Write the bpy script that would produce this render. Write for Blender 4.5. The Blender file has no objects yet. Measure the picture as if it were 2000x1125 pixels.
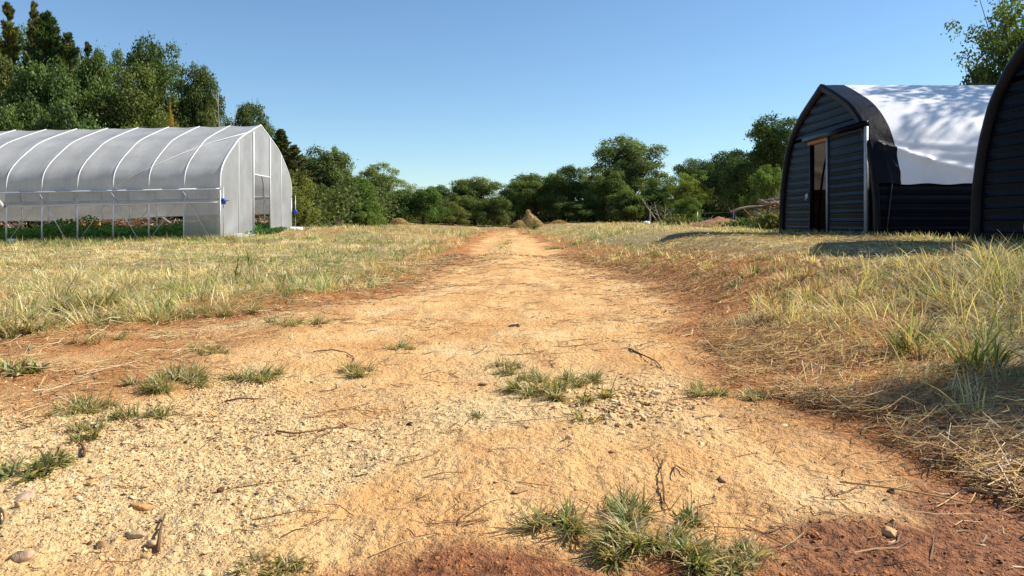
import bpy, math
import numpy as np

RNG = np.random.default_rng(7)
F = 1445.0      # focal length in photo pixels
HZ = 432.0      # row of the horizon
EYE = 0.75
SCN = bpy.context.scene
COL = SCN.collection


def at(px, py, Y):
    return np.array([(px - 1000.0) / F * Y, Y, EYE + (HZ - py) / F * Y])


# ------------------------------------------------------------------ noise
def _hash(ix, iy, seed):
    h = (ix.astype(np.int64) * 374761393 + iy.astype(np.int64) * 668265263 + seed * 1442695041) & 0xFFFFFFFF
    h = ((h ^ (h >> 13)) * 1274126177) & 0xFFFFFFFF
    h = (h ^ (h >> 16)) & 0xFFFFFFFF
    return h / 4294967295.0


def vnoise(x, y, seed=0):
    x = np.asarray(x, float); y = np.asarray(y, float)
    ix = np.floor(x); iy = np.floor(y)
    fx = x - ix; fy = y - iy
    fx = fx * fx * (3 - 2 * fx); fy = fy * fy * (3 - 2 * fy)
    a = _hash(ix, iy, seed); b = _hash(ix + 1, iy, seed)
    c = _hash(ix, iy + 1, seed); d = _hash(ix + 1, iy + 1, seed)
    return (a * (1 - fx) + b * fx) * (1 - fy) + (c * (1 - fx) + d * fx) * fy


def fbm(x, y, seed=0, octv=4, gain=0.5):
    s = 0; a = 1.0; t = 0
    for k in range(octv):
        s = s + a * vnoise(x * 2 ** k + 17.3 * k, y * 2 ** k - 9.1 * k, seed + k)
        t += a; a *= gain
    return s / t


def sst(a, b, x):
    t = np.clip((x - a) / (b - a), 0, 1)
    return t * t * (3 - 2 * t)


# ------------------------------------------------------------------ terrain
LY = np.array([0.0, 3.6, 4.3, 4.75, 5.2, 6.45, 7.85, 11.0, 22.6, 47.0, 60.0, 75.0])
LX = np.array([-7.0, -6.0, -4.1, -3.2, -2.55, -1.85, -1.42, -1.2, -1.3, -1.9, -2.0, -1.6])
RY = np.array([0.0, 1.5, 2.05, 2.47, 2.83, 3.3, 4.04, 5.0, 6.45, 8.47, 12.3, 22.6, 47.0, 60.0, 75.0])
RX = np.array([1.6, 1.45, 1.42, 1.40, 1.30, 1.12, 1.24, 1.40, 1.72, 1.72, 1.5, 1.25, 1.3, 1.3, 1.0])


def track_margin(x, y):
    """how far inside the bare track (metres, negative outside)"""
    n = (fbm(x * 1.3, y * 0.9, 5, 4) - 0.5) * 0.9
    far = sst(22, 62, y)
    return np.minimum(x - np.interp(y, LY, LX), np.interp(y, RY, RX) - x) + n * (0.45 + 0.035 * np.clip(y, 0, 50)) - far * (0.9 + 1.2 * sst(50, 75, y))


def gh_plane(x, y):
    return 0.10 + 0.02 * (np.clip(x, -45, -5) + 10.26) + 0.024 * np.clip(y - 26, -6, 9)


def height_smooth(x, y):
    x = np.asarray(x, float); y = np.asarray(y, float)
    r = 0.46 * sst(1.4, np.interp(y, [2, 7, 40], [5.2, 3.3, 5.0]), x) * sst(1.5, 4.5, y)
    w = sst(-2.5, -9.0, x) * sst(8, 22, y) * (1 - 0.0 * y)
    l = gh_plane(x, y) * w
    back = 0.12 * sst(60, 100, y)
    return r + l + back


def height(x, y, fine=True):
    x = np.asarray(x, float); y = np.asarray(y, float)
    z = height_smooth(x, y)
    m = track_margin(x, y)
    g = sst(0.1, -0.5, m)
    build = sst(5.0, 6.0, x) * sst(24, 19, y) + sst(-9, -10.5, x) * sst(24, 25.5, y) * sst(38, 36, y)
    calm = 1 - np.clip(build, 0, 1)
    far = np.clip(y / 12.0, 0.6, 3)
    z = z + g * calm * (fbm(x * 0.55, y * 0.55, 11, 3) - 0.45) * 0.09 * far
    z = z + g * 0.03 * calm
    ruts = -0.035 * np.exp(-((x + 0.75) / 0.28) ** 2) - 0.035 * np.exp(-((x - 0.75) / 0.28) ** 2) + 0.03 * np.exp(-((x + 0.1) / 0.35) ** 2)
    z = z + ruts * sst(7, 13, y) * (1 - g)
    if fine:
        near = sst(40, 12, y)
        t = (fbm(x * 2.2, y * 2.2, 21, 3) - 0.5) * 0.045
        d = fbm(x * 14, y * 14, 31, 3) - 0.5
        t = t + d * 0.022 + np.clip(fbm(x * 45, y * 45, 41, 2) - 0.55, 0, 1) * 0.022
        z = z + t * near
    return z


# ------------------------------------------------------------------ mesh helpers
def raw_mesh(name, verts, faces_list, col=None, smooth=False):
    """faces_list: list of integer arrays (n,3) or (n,4)"""
    verts = np.ascontiguousarray(verts, np.float32)
    me = bpy.data.meshes.new(name)
    me.vertices.add(len(verts))
    me.vertices.foreach_set('co', verts.ravel())
    loops = np.concatenate([np.asarray(f, np.int32).ravel() for f in faces_list])
    sizes = np.concatenate([np.full(len(f), np.asarray(f).shape[1], np.int32) for f in faces_list])
    starts = np.concatenate([[0], np.cumsum(sizes)[:-1]]).astype(np.int32)
    me.loops.add(len(loops))
    me.loops.foreach_set('vertex_index', loops)
    me.polygons.add(len(sizes))
    me.polygons.foreach_set('loop_start', starts)
    if smooth:
        me.polygons.foreach_set('use_smooth', np.ones(len(sizes), bool))
    if col is not None:
        a = me.color_attributes.new('Col', 'FLOAT_COLOR', 'POINT')
        c = np.ones((len(verts), 4), np.float32)
        c[:, :3] = col
        a.data.foreach_set('color', c.ravel())
    me.update(calc_edges=True)
    return me


def link(name, me, mat, parent=None, loc=None):
    o = bpy.data.objects.new(name, me)
    if mat is not None:
        me.materials.append(mat)
    COL.objects.link(o)
    if parent is not None:
        o.parent = parent
    if loc is not None:
        o.location = loc
    return o


def empty(name, loc=(0, 0, 0), rz=0.0):
    o = bpy.data.objects.new(name, None)
    o.empty_display_size = 0.3
    COL.objects.link(o)
    o.location = loc
    o.rotation_euler = (0, 0, rz)
    return o


def tag(o, label=None, cat=None, group=None, kind=None):
    if label: o['label'] = label
    if cat: o['category'] = cat
    if group: o['group'] = group
    if kind: o['kind'] = kind
    return o


class MB:
    def __init__(s):
        s.v = []; s.f3 = []; s.f4 = []; s.n = 0; s.c = []

    def add(s, verts, tris=None, quads=None, col=None):
        verts = np.asarray(verts, float).reshape(-1, 3)
        s.v.append(verts)
        if tris is not None and len(tris): s.f3.append(np.asarray(tris, int).reshape(-1, 3) + s.n)
        if quads is not None and len(quads): s.f4.append(np.asarray(quads, int).reshape(-1, 4) + s.n)
        s.c.append(np.broadcast_to(np.array([1, 1, 1.0]) if col is None else np.asarray(col, float), (len(verts), 3)))
        s.n += len(verts)
        return s

    def box(s, lo, hi, col=None):
        x0, y0, z0 = lo; x1, y1, z1 = hi
        v = [(x0, y0, z0), (x1, y0, z0), (x1, y1, z0), (x0, y1, z0), (x0, y0, z1), (x1, y0, z1), (x1, y1, z1), (x0, y1, z1)]
        q = [(0, 3, 2, 1), (4, 5, 6, 7), (0, 1, 5, 4), (1, 2, 6, 5), (2, 3, 7, 6), (3, 0, 4, 7)]
        return s.add(v, quads=q, col=col)

    def tube(s, pts, rad, k=6, col=None, caps=True):
        pts = np.asarray(pts, float)
        n = len(pts)
        rad = np.broadcast_to(np.asarray(rad, float), (n,))
        tan = np.gradient(pts, axis=0)
        tan /= np.linalg.norm(tan, axis=1, keepdims=True) + 1e-9
        ref = np.array([0.31, 0.17, 0.93]) if abs(tan[0] @ np.array([0.31, 0.17, 0.93])) < 0.9 else np.array([1.0, 0, 0])
        a = np.cross(tan, ref); a /= np.linalg.norm(a, axis=1, keepdims=True) + 1e-9
        b = np.cross(tan, a)
        th = np.arange(k) * 2 * math.pi / k
        ring = a[:, None, :] * np.cos(th)[None, :, None] + b[:, None, :] * np.sin(th)[None, :, None]
        v = (pts[:, None, :] + ring * rad[:, None, None]).reshape(-1, 3)
        i = np.arange(n - 1)[:, None] * k; j = np.arange(k)[None, :]; j2 = (j + 1) % k
        q = np.stack([i + j, i + j2, i + k + j2, i + k + j], -1).reshape(-1, 4)
        tr = []
        if caps:
            v = np.vstack([v, pts[:1], pts[-1:]])
            c0, c1 = n * k, n * k + 1
            for t in range(k):
                tr.append((c0, (t + 1) % k, t)); tr.append((c1, (n - 1) * k + t, (n - 1) * k + (t + 1) % k))
        return s.add(v, tris=tr, quads=q, col=col)

    def grid(s, P, col=None):
        P = np.asarray(P, float)
        a, b = P.shape[:2]
        i = np.arange(a - 1)[:, None] * b; j = np.arange(b - 1)[None, :]
        q = np.stack([i + j, i + j + 1, i + b + j + 1, i + b + j], -1).reshape(-1, 4)
        return s.add(P.reshape(-1, 3), quads=q, col=col)

    def build(s, name, mat, parent=None, smooth=False, color=False, loc=None):
        fl = []
        if s.f3: fl.append(np.vstack(s.f3))
        if s.f4: fl.append(np.vstack(s.f4))
        me = raw_mesh(name, np.vstack(s.v), fl, np.vstack(s.c) if color else None, smooth)
        return link(name, me, mat, parent, loc)


# ------------------------------------------------------------------ materials
def new_mat(name):
    m = bpy.data.materials.new(name)
    m.use_nodes = True
    nt = m.node_tree
    nt.nodes.clear()
    out = nt.nodes.new('ShaderNodeOutputMaterial')
    return m, nt, out


def nd(nt, typ, **kw):
    n = nt.nodes.new(typ)
    for k, v in kw.items():
        setattr(n, k, v)
    return n


def set_in(n, **kw):
    for k, v in kw.items():
        n.inputs[k.replace('_', ' ')].default_value = v
    return n


def noise_node(nt, vec, scale, detail=4, rough=0.55):
    n = nd(nt, 'ShaderNodeTexNoise')
    n.inputs['Scale'].default_value = scale
    n.inputs['Detail'].default_value = detail
    n.inputs['Roughness'].default_value = rough
    nt.links.new(vec, n.inputs['Vector'])
    return n.outputs['Fac']


def ramp(nt, fac, stops):
    r = nd(nt, 'ShaderNodeValToRGB')
    els = r.color_ramp.elements
    while len(els) < len(stops): els.new(0.5)
    for e, (p, c) in zip(els, stops):
        e.position = p
        e.color = (*c, 1) if len(c) == 3 else c
    nt.links.new(fac, r.inputs['Fac'])
    return r.outputs['Color']


def mix(nt, fac, a, b, mode='MIX'):
    m = nd(nt, 'ShaderNodeMix', data_type='RGBA', blend_type=mode)
    for idx, v in ((0, fac), (6, a), (7, b)):
        if isinstance(v, (int, float)):
            m.inputs[idx].default_value = v
        elif isinstance(v, (tuple, list)):
            m.inputs[idx].default_value = (*v, 1)
        else:
            nt.links.new(v, m.inputs[idx])
    return m.outputs[2]


def objvec(nt):
    return nd(nt, 'ShaderNodeTexCoord').outputs['Object']


def simple(name, color, rough=0.6, metal=0.0, var=0.25, scale=6.0, bump=0.0, bscale=40.0, spec=0.5):
    m, nt, out = new_mat(name)
    p = nd(nt, 'ShaderNodeBsdfPrincipled')
    v = objvec(nt)
    f = noise_node(nt, v, scale)
    c = np.array(color)
    colr = ramp(nt, f, [(0.3, tuple(c * (1 - var))), (0.7, tuple(np.minimum(c * (1 + var), 1)))])
    nt.links.new(colr, p.inputs['Base Color'])
    set_in(p, Roughness=rough, Metallic=metal)
    p.inputs['Specular IOR Level'].default_value = spec
    if bump:
        b = nd(nt, 'ShaderNodeBump'); set_in(b, Strength=bump, Distance=0.02)
        nt.links.new(noise_node(nt, v, bscale), b.inputs['Height'])
        nt.links.new(b.outputs['Normal'], p.inputs['Normal'])
    nt.links.new(p.outputs[0], out.inputs[0])
    return m


def leaf_mat(name, trans=0.35, gloss=0.12, use_obj=True, rough=0.45):
    m, nt, out = new_mat(name)
    a = nd(nt, 'ShaderNodeAttribute', attribute_name='Col')
    c = a.outputs['Color']
    if use_obj:
        oi = nd(nt, 'ShaderNodeObjectInfo')
        c = mix(nt, 1.0, c, oi.outputs['Color'], 'MULTIPLY')
    d = nd(nt, 'ShaderNodeBsdfDiffuse'); nt.links.new(c, d.inputs['Color'])
    t = nd(nt, 'ShaderNodeBsdfTranslucent')
    warm = mix(nt, 1.0, c, (1.25, 1.25, 0.7), 'MULTIPLY')
    nt.links.new(warm, t.inputs['Color'])
    s1 = nd(nt, 'ShaderNodeMixShader'); s1.inputs[0].default_value = trans
    nt.links.new(d.outputs[0], s1.inputs[1]); nt.links.new(t.outputs[0], s1.inputs[2])
    g = nd(nt, 'ShaderNodeBsdfGlossy'); g.inputs['Roughness'].default_value = rough
    g.inputs['Color'].default_value = (1, 1, 1, 1)
    s2 = nd(nt, 'ShaderNodeMixShader'); s2.inputs[0].default_value = gloss
    nt.links.new(s1.outputs[0], s2.inputs[1]); nt.links.new(g.outputs[0], s2.inputs[2])
    nt.links.new(s2.outputs[0], out.inputs[0])
    return m


def vcol_mat(name, rough=0.8, bump=0.0, bscale=60.0, spec=0.3):
    m, nt, out = new_mat(name)
    p = nd(nt, 'ShaderNodeBsdfPrincipled')
    a = nd(nt, 'ShaderNodeAttribute', attribute_name='Col')
    v = objvec(nt)
    f = noise_node(nt, v, bscale * 0.7)
    c = mix(nt, 1.0, a.outputs['Color'], ramp(nt, f, [(0.25, (0.72, 0.7, 0.66)), (0.75, (1.15, 1.12, 1.08))]), 'MULTIPLY')
    nt.links.new(c, p.inputs['Base Color'])
    set_in(p, Roughness=rough)
    p.inputs['Specular IOR Level'].default_value = spec
    if bump:
        b = nd(nt, 'ShaderNodeBump'); set_in(b, Strength=bump, Distance=0.01)
        nt.links.new(noise_node(nt, v, bscale), b.inputs['Height'])
        nt.links.new(b.outputs['Normal'], p.inputs['Normal'])
    nt.links.new(p.outputs[0], out.inputs[0])
    return m


def film_mat(name, color, transp, transl, rough=0.35, spec=0.5, bump=0.15, tcol=None, streak=0.0):
    m, nt, out = new_mat(name)
    v = objvec(nt)
    f = noise_node(nt, v, 1.4, 5)
    c = np.array(color)
    colr = ramp(nt, f, [(0.3, tuple(c * 0.9)), (0.7, tuple(np.minimum(c * 1.06, 1)))])
    if streak:
        mp = nd(nt, 'ShaderNodeMapping'); mp.inputs['Scale'].default_value = (9, 0.7, 0.9)
        nt.links.new(v, mp.inputs['Vector'])
        dirt = ramp(nt, noise_node(nt, mp.outputs[0], 1.3, 6, 0.7), [(0.35, (1 - streak, 1 - streak, 1 - streak * 1.15)), (0.6, (1, 1, 1))])
        colr = mix(nt, 1.0, colr, dirt, 'MULTIPLY')
        mp2 = nd(nt, 'ShaderNodeMapping'); mp2.inputs['Scale'].default_value = (0.5, 1, 1)
        nt.links.new(v, mp2.inputs['Vector'])
        colr = mix(nt, 1.0, colr, ramp(nt, noise_node(nt, mp2.outputs[0], 0.9, 4, 0.6), [(0.35, (0.86, 0.86, 0.84)), (0.65, (1.04, 1.04, 1.04))]), 'MULTIPLY')
    p = nd(nt, 'ShaderNodeBsdfPrincipled')
    set_in(p, Roughness=rough); p.inputs['Specular IOR Level'].default_value = spec
    nt.links.new(colr, p.inputs['Base Color'])
    b = nd(nt, 'ShaderNodeBump'); set_in(b, Strength=bump, Distance=0.05)
    nt.links.new(noise_node(nt, v, 3.5, 5), b.inputs['Height'])
    nt.links.new(b.outputs['Normal'], p.inputs['Normal'])
    t = nd(nt, 'ShaderNodeBsdfTranslucent'); nt.links.new(colr, t.inputs['Color'])
    if tcol:
        nt.links.new(mix(nt, 1.0, colr, tcol, 'MULTIPLY'), t.inputs['Color'])
    s1 = nd(nt, 'ShaderNodeMixShader'); s1.inputs[0].default_value = transl
    nt.links.new(p.outputs[0], s1.inputs[1]); nt.links.new(t.outputs[0], s1.inputs[2])
    last = s1
    if transp > 0:
        tr = nd(nt, 'ShaderNodeBsdfTransparent')
        s2 = nd(nt, 'ShaderNodeMixShader'); s2.inputs[0].default_value = transp
        nt.links.new(s1.outputs[0], s2.inputs[1]); nt.links.new(tr.outputs[0], s2.inputs[2])
        last = s2
    nt.links.new(last.outputs[0], out.inputs[0])
    return m


def soil_mat(name, field=False):
    """Col: r = stony amount, g = red clay amount, b = damp amount"""
    m, nt, out = new_mat(name)
    v = objvec(nt)
    a = nd(nt, 'ShaderNodeAttribute', attribute_name='Col')
    sep = nd(nt, 'ShaderNodeSeparateColor'); nt.links.new(a.outputs['Color'], sep.inputs[0])
    n1 = noise_node(nt, v, 1.6, 6, 0.6)
    n2 = noise_node(nt, v, 34, 5, 0.65)
    n3 = noise_node(nt, v, 170, 3, 0.6)
    base = ramp(nt, n1, [(0.3, (0.68, 0.358, 0.132)), (0.45, (0.77, 0.450, 0.178)), (0.58, (0.82, 0.530, 0.240)), (0.74, (0.85, 0.62, 0.335))])
    if field:
        base = ramp(nt, n2, [(0.3, (0.20, 0.14, 0.065)), (0.5, (0.34, 0.26, 0.125)), (0.7, (0.44, 0.36, 0.19))])
    stony = ramp(nt, n2, [(0.32, (0.50, 0.32, 0.14)), (0.5, (0.74, 0.53, 0.26)), (0.68, (0.82, 0.64, 0.37))])
    clay = ramp(nt, n1, [(0.3, (0.36, 0.135, 0.042)), (0.7, (0.52, 0.235, 0.082))])
    if not field:
        mp = nd(nt, 'ShaderNodeMapping'); mp.inputs['Scale'].default_value = (2.6, 0.55, 1)
        nt.links.new(v, mp.inputs['Vector'])
        n4 = noise_node(nt, mp.outputs[0], 1.7, 6, 0.62)
        base = mix(nt, ramp(nt, n4, [(0.40, (0.6, 0.6, 0.6)), (0.54, (0, 0, 0))]), base, ramp(nt, n2, [(0.3, (0.48, 0.22, 0.075)), (0.7, (0.66, 0.36, 0.14))]))
    c = mix(nt, sep.outputs[0], base, stony)
    c = mix(nt, sep.outputs[1], c, clay)
    damp = ramp(nt, n2, [(0.35, (0.15, 0.051, 0.018)), (0.5, (0.28, 0.104, 0.038)), (0.7, (0.43, 0.195, 0.08))])
    c = mix(nt, sep.outputs[2], c, damp)
    speck = ramp(nt, n3, [(0.30, (0.62, 0.56, 0.5)), (0.5, (1, 1, 1)), (0.72, (1.12, 1.12, 1.12))])
    c = mix(nt, 0.8, c, speck, 'MULTIPLY')
    p = nd(nt, 'ShaderNodeBsdfPrincipled')
    nt.links.new(c, p.inputs['Base Color'])
    rr = nd(nt, 'ShaderNodeMapRange'); rr.inputs['To Min'].default_value = 0.95; rr.inputs['To Max'].default_value = 0.7
    nt.links.new(sep.outputs[2], rr.inputs['Value']); nt.links.new(rr.outputs[0], p.inputs['Roughness'])
    p.inputs['Specular IOR Level'].default_value = 0.25
    vo = nd(nt, 'ShaderNodeTexVoronoi'); vo.inputs['Scale'].default_value = 48
    nt.links.new(v, vo.inputs['Vector'])
    ad = nd(nt, 'ShaderNodeMath', operation='MULTIPLY_ADD'); ad.inputs[1].default_value = -0.5
    nt.links.new(vo.outputs['Distance'], ad.inputs[0]); nt.links.new(n2, ad.inputs[2])
    ad2 = nd(nt, 'ShaderNodeMath', operation='MULTIPLY_ADD'); ad2.inputs[1].default_value = 0.6
    nt.links.new(n3, ad2.inputs[0]); nt.links.new(ad.outputs[0], ad2.inputs[2])
    b = nd(nt, 'ShaderNodeBump'); set_in(b, Strength=0.8, Distance=0.026)
    nt.links.new(ad2.outputs[0], b.inputs['Height'])
    nt.links.new(b.outputs['Normal'], p.inputs['Normal'])
    nt.links.new(p.outputs[0], out.inputs[0])
    return m


M = {}
M['soil'] = soil_mat('bare_soil')
M['field'] = soil_mat('field_soil', True)
M['blade'] = leaf_mat('grass_blade', trans=0.42, gloss=0.03, use_obj=False, rough=0.5)
M['straw'] = leaf_mat('loose_straw', trans=0.12, gloss=0.04, use_obj=False, rough=0.4)
M['leaf'] = leaf_mat('tree_leaf', trans=0.32, gloss=0.010, rough=0.6)
M['crop'] = leaf_mat('crop_leaf', trans=0.3, gloss=0.006, use_obj=False, rough=0.6)
M['stone'] = vcol_mat('stone', 0.9, 0.5, 90)
M['bark'] = simple('bark', (0.13, 0.10, 0.075), 0.95, var=0.4, scale=9, bump=0.6, bscale=18)
M['palebark'] = simple('dead_pale_wood', (0.45, 0.40, 0.33), 0.9, var=0.25, scale=8, bump=0.4, bscale=20)
M['film'] = film_mat('greenhouse_film', (0.67, 0.67, 0.66), 0.08, 0.38, 0.28, 0.35, 0.10, None, 0.08)
M['filmclear'] = film_mat('thin_film', (0.52, 0.52, 0.505), 0.30, 0.40, 0.30, 0.30, 0.12, None, 0.12)
M['filmend'] = film_mat('end_film', (0.50, 0.52, 0.53), 0.09, 0.42, 0.35, 0.25, 0.08, None, 0.10)
M['pipe'] = simple('galvanised_pipe', (0.55, 0.57, 0.6), 0.45, 0.35, 0.12, 14)
M['whitepipe'] = simple('white_batten', (0.66, 0.66, 0.67), 0.5, 0.0, 0.06, 10)
M['blue'] = simple('blue_plastic', (0.02, 0.09, 0.5), 0.4, 0, 0.15)
M['tarpwhite'] = film_mat('white_tarp', (0.84, 0.84, 0.85), 0.0, 0.07, 0.42, 0.4, 0.12, (0.62, 0.47, 0.33))
M['tarpblack'] = simple('black_tarp', (0.006, 0.0065, 0.010), 0.40, 0, 0.3, 3, 0.35, 9, 0.10)
M['metal'] = simple('black_ribbed_metal', (0.003, 0.0045, 0.009), 0.26, 0.0, 0.3, 2.5, 0.06, 4, 0.05)
M['trimgrey'] = simple('grey_metal_trim', (0.36, 0.38, 0.43), 0.45, 0.2, 0.15, 12)
M['wood'] = simple('raw_timber', (0.36, 0.17, 0.07), 0.75, 0, 0.25, 9, 0.2, 30)
M['darkpipe'] = simple('dark_pipe', (0.03, 0.03, 0.03), 0.5, 0.2, 0.1)
M['rust'] = simple('weathered_board', (0.33, 0.11, 0.055), 0.85, 0, 0.4, 5, 0.3, 25)
M['twig'] = vcol_mat('twig', 0.9, 0.4, 60)
M['hay'] = leaf_mat('hay_straw', trans=0.25, gloss=0.03, use_obj=False)
M['haycore'] = simple('hay_heap', (0.50, 0.35, 0.16), 1.0, 0, 0.35, 9, 0.8, 22)
M['bag'] = simple('white_bag', (0.78, 0.78, 0.76), 0.6, 0, 0.08, 6, 0.4, 12)
M['clay'] = simple('red_earth', (0.30, 0.13, 0.065), 1.0, 0, 0.35, 6, 0.9, 16)
M['stump'] = simple('charred_wood', (0.055, 0.03, 0.02), 0.9, 0, 0.4, 5, 0.6, 14)
M['lining'] = simple('brown_lining', (0.15, 0.10, 0.065), 0.7, 0, 0.25, 4, 0.1, 10)
M['wire'] = simple('fence_wire', (0.4, 0.4, 0.4), 0.5, 0.4, 0.1)
M['dung'] = simple('dark_clod', (0.045, 0.028, 0.016), 0.95, 0, 0.3, 20, 0.8, 50)

# ------------------------------------------------------------------ ground
WX = np.array([-6, -0.7, -0.41, -0.16, 0.0, 0.4, 0.7, 1.0, 1.27, 1.7, 4])
WY = np.array([0.9, 1.42, 1.55, 1.66, 1.70, 1.69, 1.80, 1.90, 2.03, 2.10, 2.1])


def zones(x, y):
    m = track_margin(x, y)
    ang = x / np.maximum(y, 0.3)
    wob = (fbm(x * 1.7, y * 1.7, 67, 3) - 0.5)
    st = sst(0.46, 0.66, fbm(x * 0.9, y * 0.7, 61, 4) + 0.32 * sst(-0.06, -0.45, ang + 0.3 * wob) * sst(3.35, 2.6, y + wob)
             + 0.20 * np.exp(-((x + 1.1) / 0.42) ** 2) * sst(2.9, 3.7, y) * sst(7.5, 5.5, y) + 0.06 * np.exp(-((x - 0.3) / 0.8) ** 2 - ((y - 5.4) / 0.9) ** 2) - 0.15 * sst(-0.45, -0.1, ang) - 0.04)
    st = np.clip(st + 0.9 * np.exp(-(((x - 0.42) / 0.3) ** 2 + ((y - 3.1) / 0.5) ** 2)), 0, 1)
    rd = sst(0.55, -0.05, m) * sst(-3.4, -0.5, x + 0.25 * (y - 4)) + 0.6 * sst(0.35, -0.2, m)
    rd = rd * sst(-1.5, -0.3, m)
    lz = sst(-1.3, -1.9, x + 0.4 * wob) * sst(2.6, 3.2, y + 0.5 * wob) * sst(5.6, 4.6, y)
    st = st * (1 - 0.75 * lz)
    rd = np.maximum(rd, 0.75 * lz)
    rd = np.maximum(rd, 0.55 * sst(14, 34, y) * sst(0.40, 0.6, fbm(x * 1.1, y * 0.35, 73, 3)))
    rd = np.clip(rd * (0.45 + fbm(x * 2, y * 2, 71, 3)), 0, 1)
    wet = sst(0.10, -0.10, y - np.interp(x, WX, WY) + (fbm(x * 5, y * 5, 81, 4) - 0.5) * 0.34)
    wet = np.clip(wet + 0.5 * sst(0.62, 0.75, fbm(x * 3.5, y * 3.5, 83, 3)) * sst(2.6, 2.0, y) * sst(0, 1, x), 0, 1)
    return m, np.stack([st, rd, wet], -1)


def build_ground():
    th_f = np.radians(np.arange(-50, 50.01, 0.16))
    th_r = np.radians(np.arange(54, 306.1, 4))
    th = np.concatenate([th_f, th_r])
    r = [0.35, 0.6, 0.85]
    while r[-1] < 24: r.append(r[-1] * 1.0062)
    while r[-1] < 130: r.append(r[-1] * 1.03)
    while r[-1] < 5000: r.append(r[-1] * 1.25)
    r = np.array(r)
    Rr, T = np.meshgrid(r, th, indexing='ij')
    x = (Rr * np.sin(T)).ravel(); y = (Rr * np.cos(T)).ravel()
    z = height(x, y)
    m, zc = zones(x, y)
    n, k = len(r), len(th)
    i = np.arange(n - 1)[:, None] * k; j = np.arange(k)[None, :]; j2 = (j + 1) % k
    q = np.stack([i + j, i + k + j, i + k + j2, i + j2], -1).reshape(-1, 4)
    V = np.stack([x, y, z], -1)
    c0 = len(V)
    V = np.vstack([V, [[0, 0, 0]]]); zc = np.vstack([zc, [[0.5, 0, 0]]])
    tr = np.stack([np.full(k, c0), np.arange(k), (np.arange(k) + 1) % k], -1)
    fm = m[q].mean(1) > 0
    inner = (y[q].mean(1) > -12)
    tq = q[fm & inner]; gq = q[~(fm & inner)]

    def part(name, quads, tris, mat):
        used = np.unique(np.concatenate([quads.ravel(), tris.ravel()]) if tris is not None else quads.ravel())
        remap = np.full(len(V), -1); remap[used] = np.arange(len(used))
        fl = [remap[quads]] + ([remap[tris]] if tris is not None else [])
        return link(name, raw_mesh(name, V[used], fl, zc[used], smooth=True), mat)
    t = part('dirt_track', tq, tr, M['soil']); tag(t, kind='structure')
    g = part('ground', gq, None, M['field']); tag(g, kind='structure')


build_ground()


# ------------------------------------------------------------------ grass
def blades(x, y, z, h, w, lean_dir, lean, col, segs=3, tipcol=None):
    """h: length; lean: 0 upright .. 1 flat"""
    n = len(x)
    s = np.linspace(0, 1, segs + 1)
    ang0 = lean * 0.9
    bend = lean * 0.9 + 0.25
    # path in the (lean dir, up) plane
    P = np.zeros((n, segs + 1, 2))
    for k in range(1, segs + 1):
        a = np.minimum(ang0 + bend * (s[k] + s[k - 1]) * 0.5, 1.9)
        P[:, k, 0] = P[:, k - 1, 0] + np.sin(a) * h / segs
        P[:, k, 1] = P[:, k - 1, 1] + np.cos(a) * h / segs
    dx, dy = np.cos(lean_dir), np.sin(lean_dir)
    C = np.stack([x[:, None] + P[..., 0] * dx[:, None], y[:, None] + P[..., 0] * dy[:, None], z[:, None] + np.maximum(P[..., 1], -0.01)], -1)
    tw = lean_dir + np.pi / 2 + RNG.normal(0, 0.7, n)
    S = np.stack([np.cos(tw), np.sin(tw), RNG.normal(0, 0.25, n)], -1)
    prof = np.array([0.75, 1.0, 0.75, 0.5])[:segs] if segs > 1 else np.array([1.0])
    nv = 2 * segs + 1
    V = np.zeros((n, nv, 3))
    for k in range(segs):
        V[:, 2 * k] = C[:, k] - S * (w * prof[k] * 0.5)[:, None]
        V[:, 2 * k + 1] = C[:, k] + S * (w * prof[k] * 0.5)[:, None]
    V[:, nv - 1] = C[:, segs]
    base = np.arange(n)[:, None] * nv
    Q = [base + np.array([2 * k, 2 * k + 1, 2 * k + 3, 2 * k + 2]) for k in range(segs - 1)]
    T = base + np.array([2 * segs - 2, 2 * segs - 1, 2 * segs])
    cc = np.repeat(col[:, None, :], nv, 1)
    if tipcol is not None:
        f = np.concatenate([np.repeat(s[:segs], 2), [1.0]])[None, :, None]
        cc = cc * (1 - f) + tipcol[:, None, :] * f
    return V.reshape(-1, 3), (np.vstack(Q) if Q else np.zeros((0, 4), int)), T, cc.reshape(-1, 3)


PAL = np.array([
    [0.66, 0.53, 0.28], [0.56, 0.41, 0.18], [0.70, 0.60, 0.36], [0.42, 0.27, 0.11],
    [0.27, 0.16, 0.075], [0.20, 0.27, 0.07], [0.33, 0.36, 0.13], [0.12, 0.19, 0.045]])


def pick_cols(n, w):
    w = np.asarray(w, float)
    if w.ndim == 1: w = np.tile(w, (n, 1))
    cs = np.cumsum(w / w.sum(1, keepdims=True), 1)
    k = (RNG.random(n)[:, None] > cs).sum(1).clip(0, len(PAL) - 1)
    return PAL[k] * RNG.uniform(0.8, 1.15, (n, 1)) * RNG.uniform(0.94, 1.06, (n, 3))


DRY = np.array([5, 3.2, 4, 1.5, 1.0, 0.5, 1.8, 0.25])
GREEN = np.array([1.2, 1, .7, .6, .5, 3.2, 3.5, 2.2])
RED = np.array([1.2, 2.5, 0.6, 3.0, 3.2, 0.2, 0.4, 0.2])


def footprints(x, y):
    """inside a building (no grass)"""
    gh = (x < -10.1) & (y > 25.9) & (y < 34.5)
    s = (x > 6.28) & (((y > 12.6) & (y < 17.4)) | ((y > 5.4) & (y < 10.1)))
    return gh | s


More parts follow.
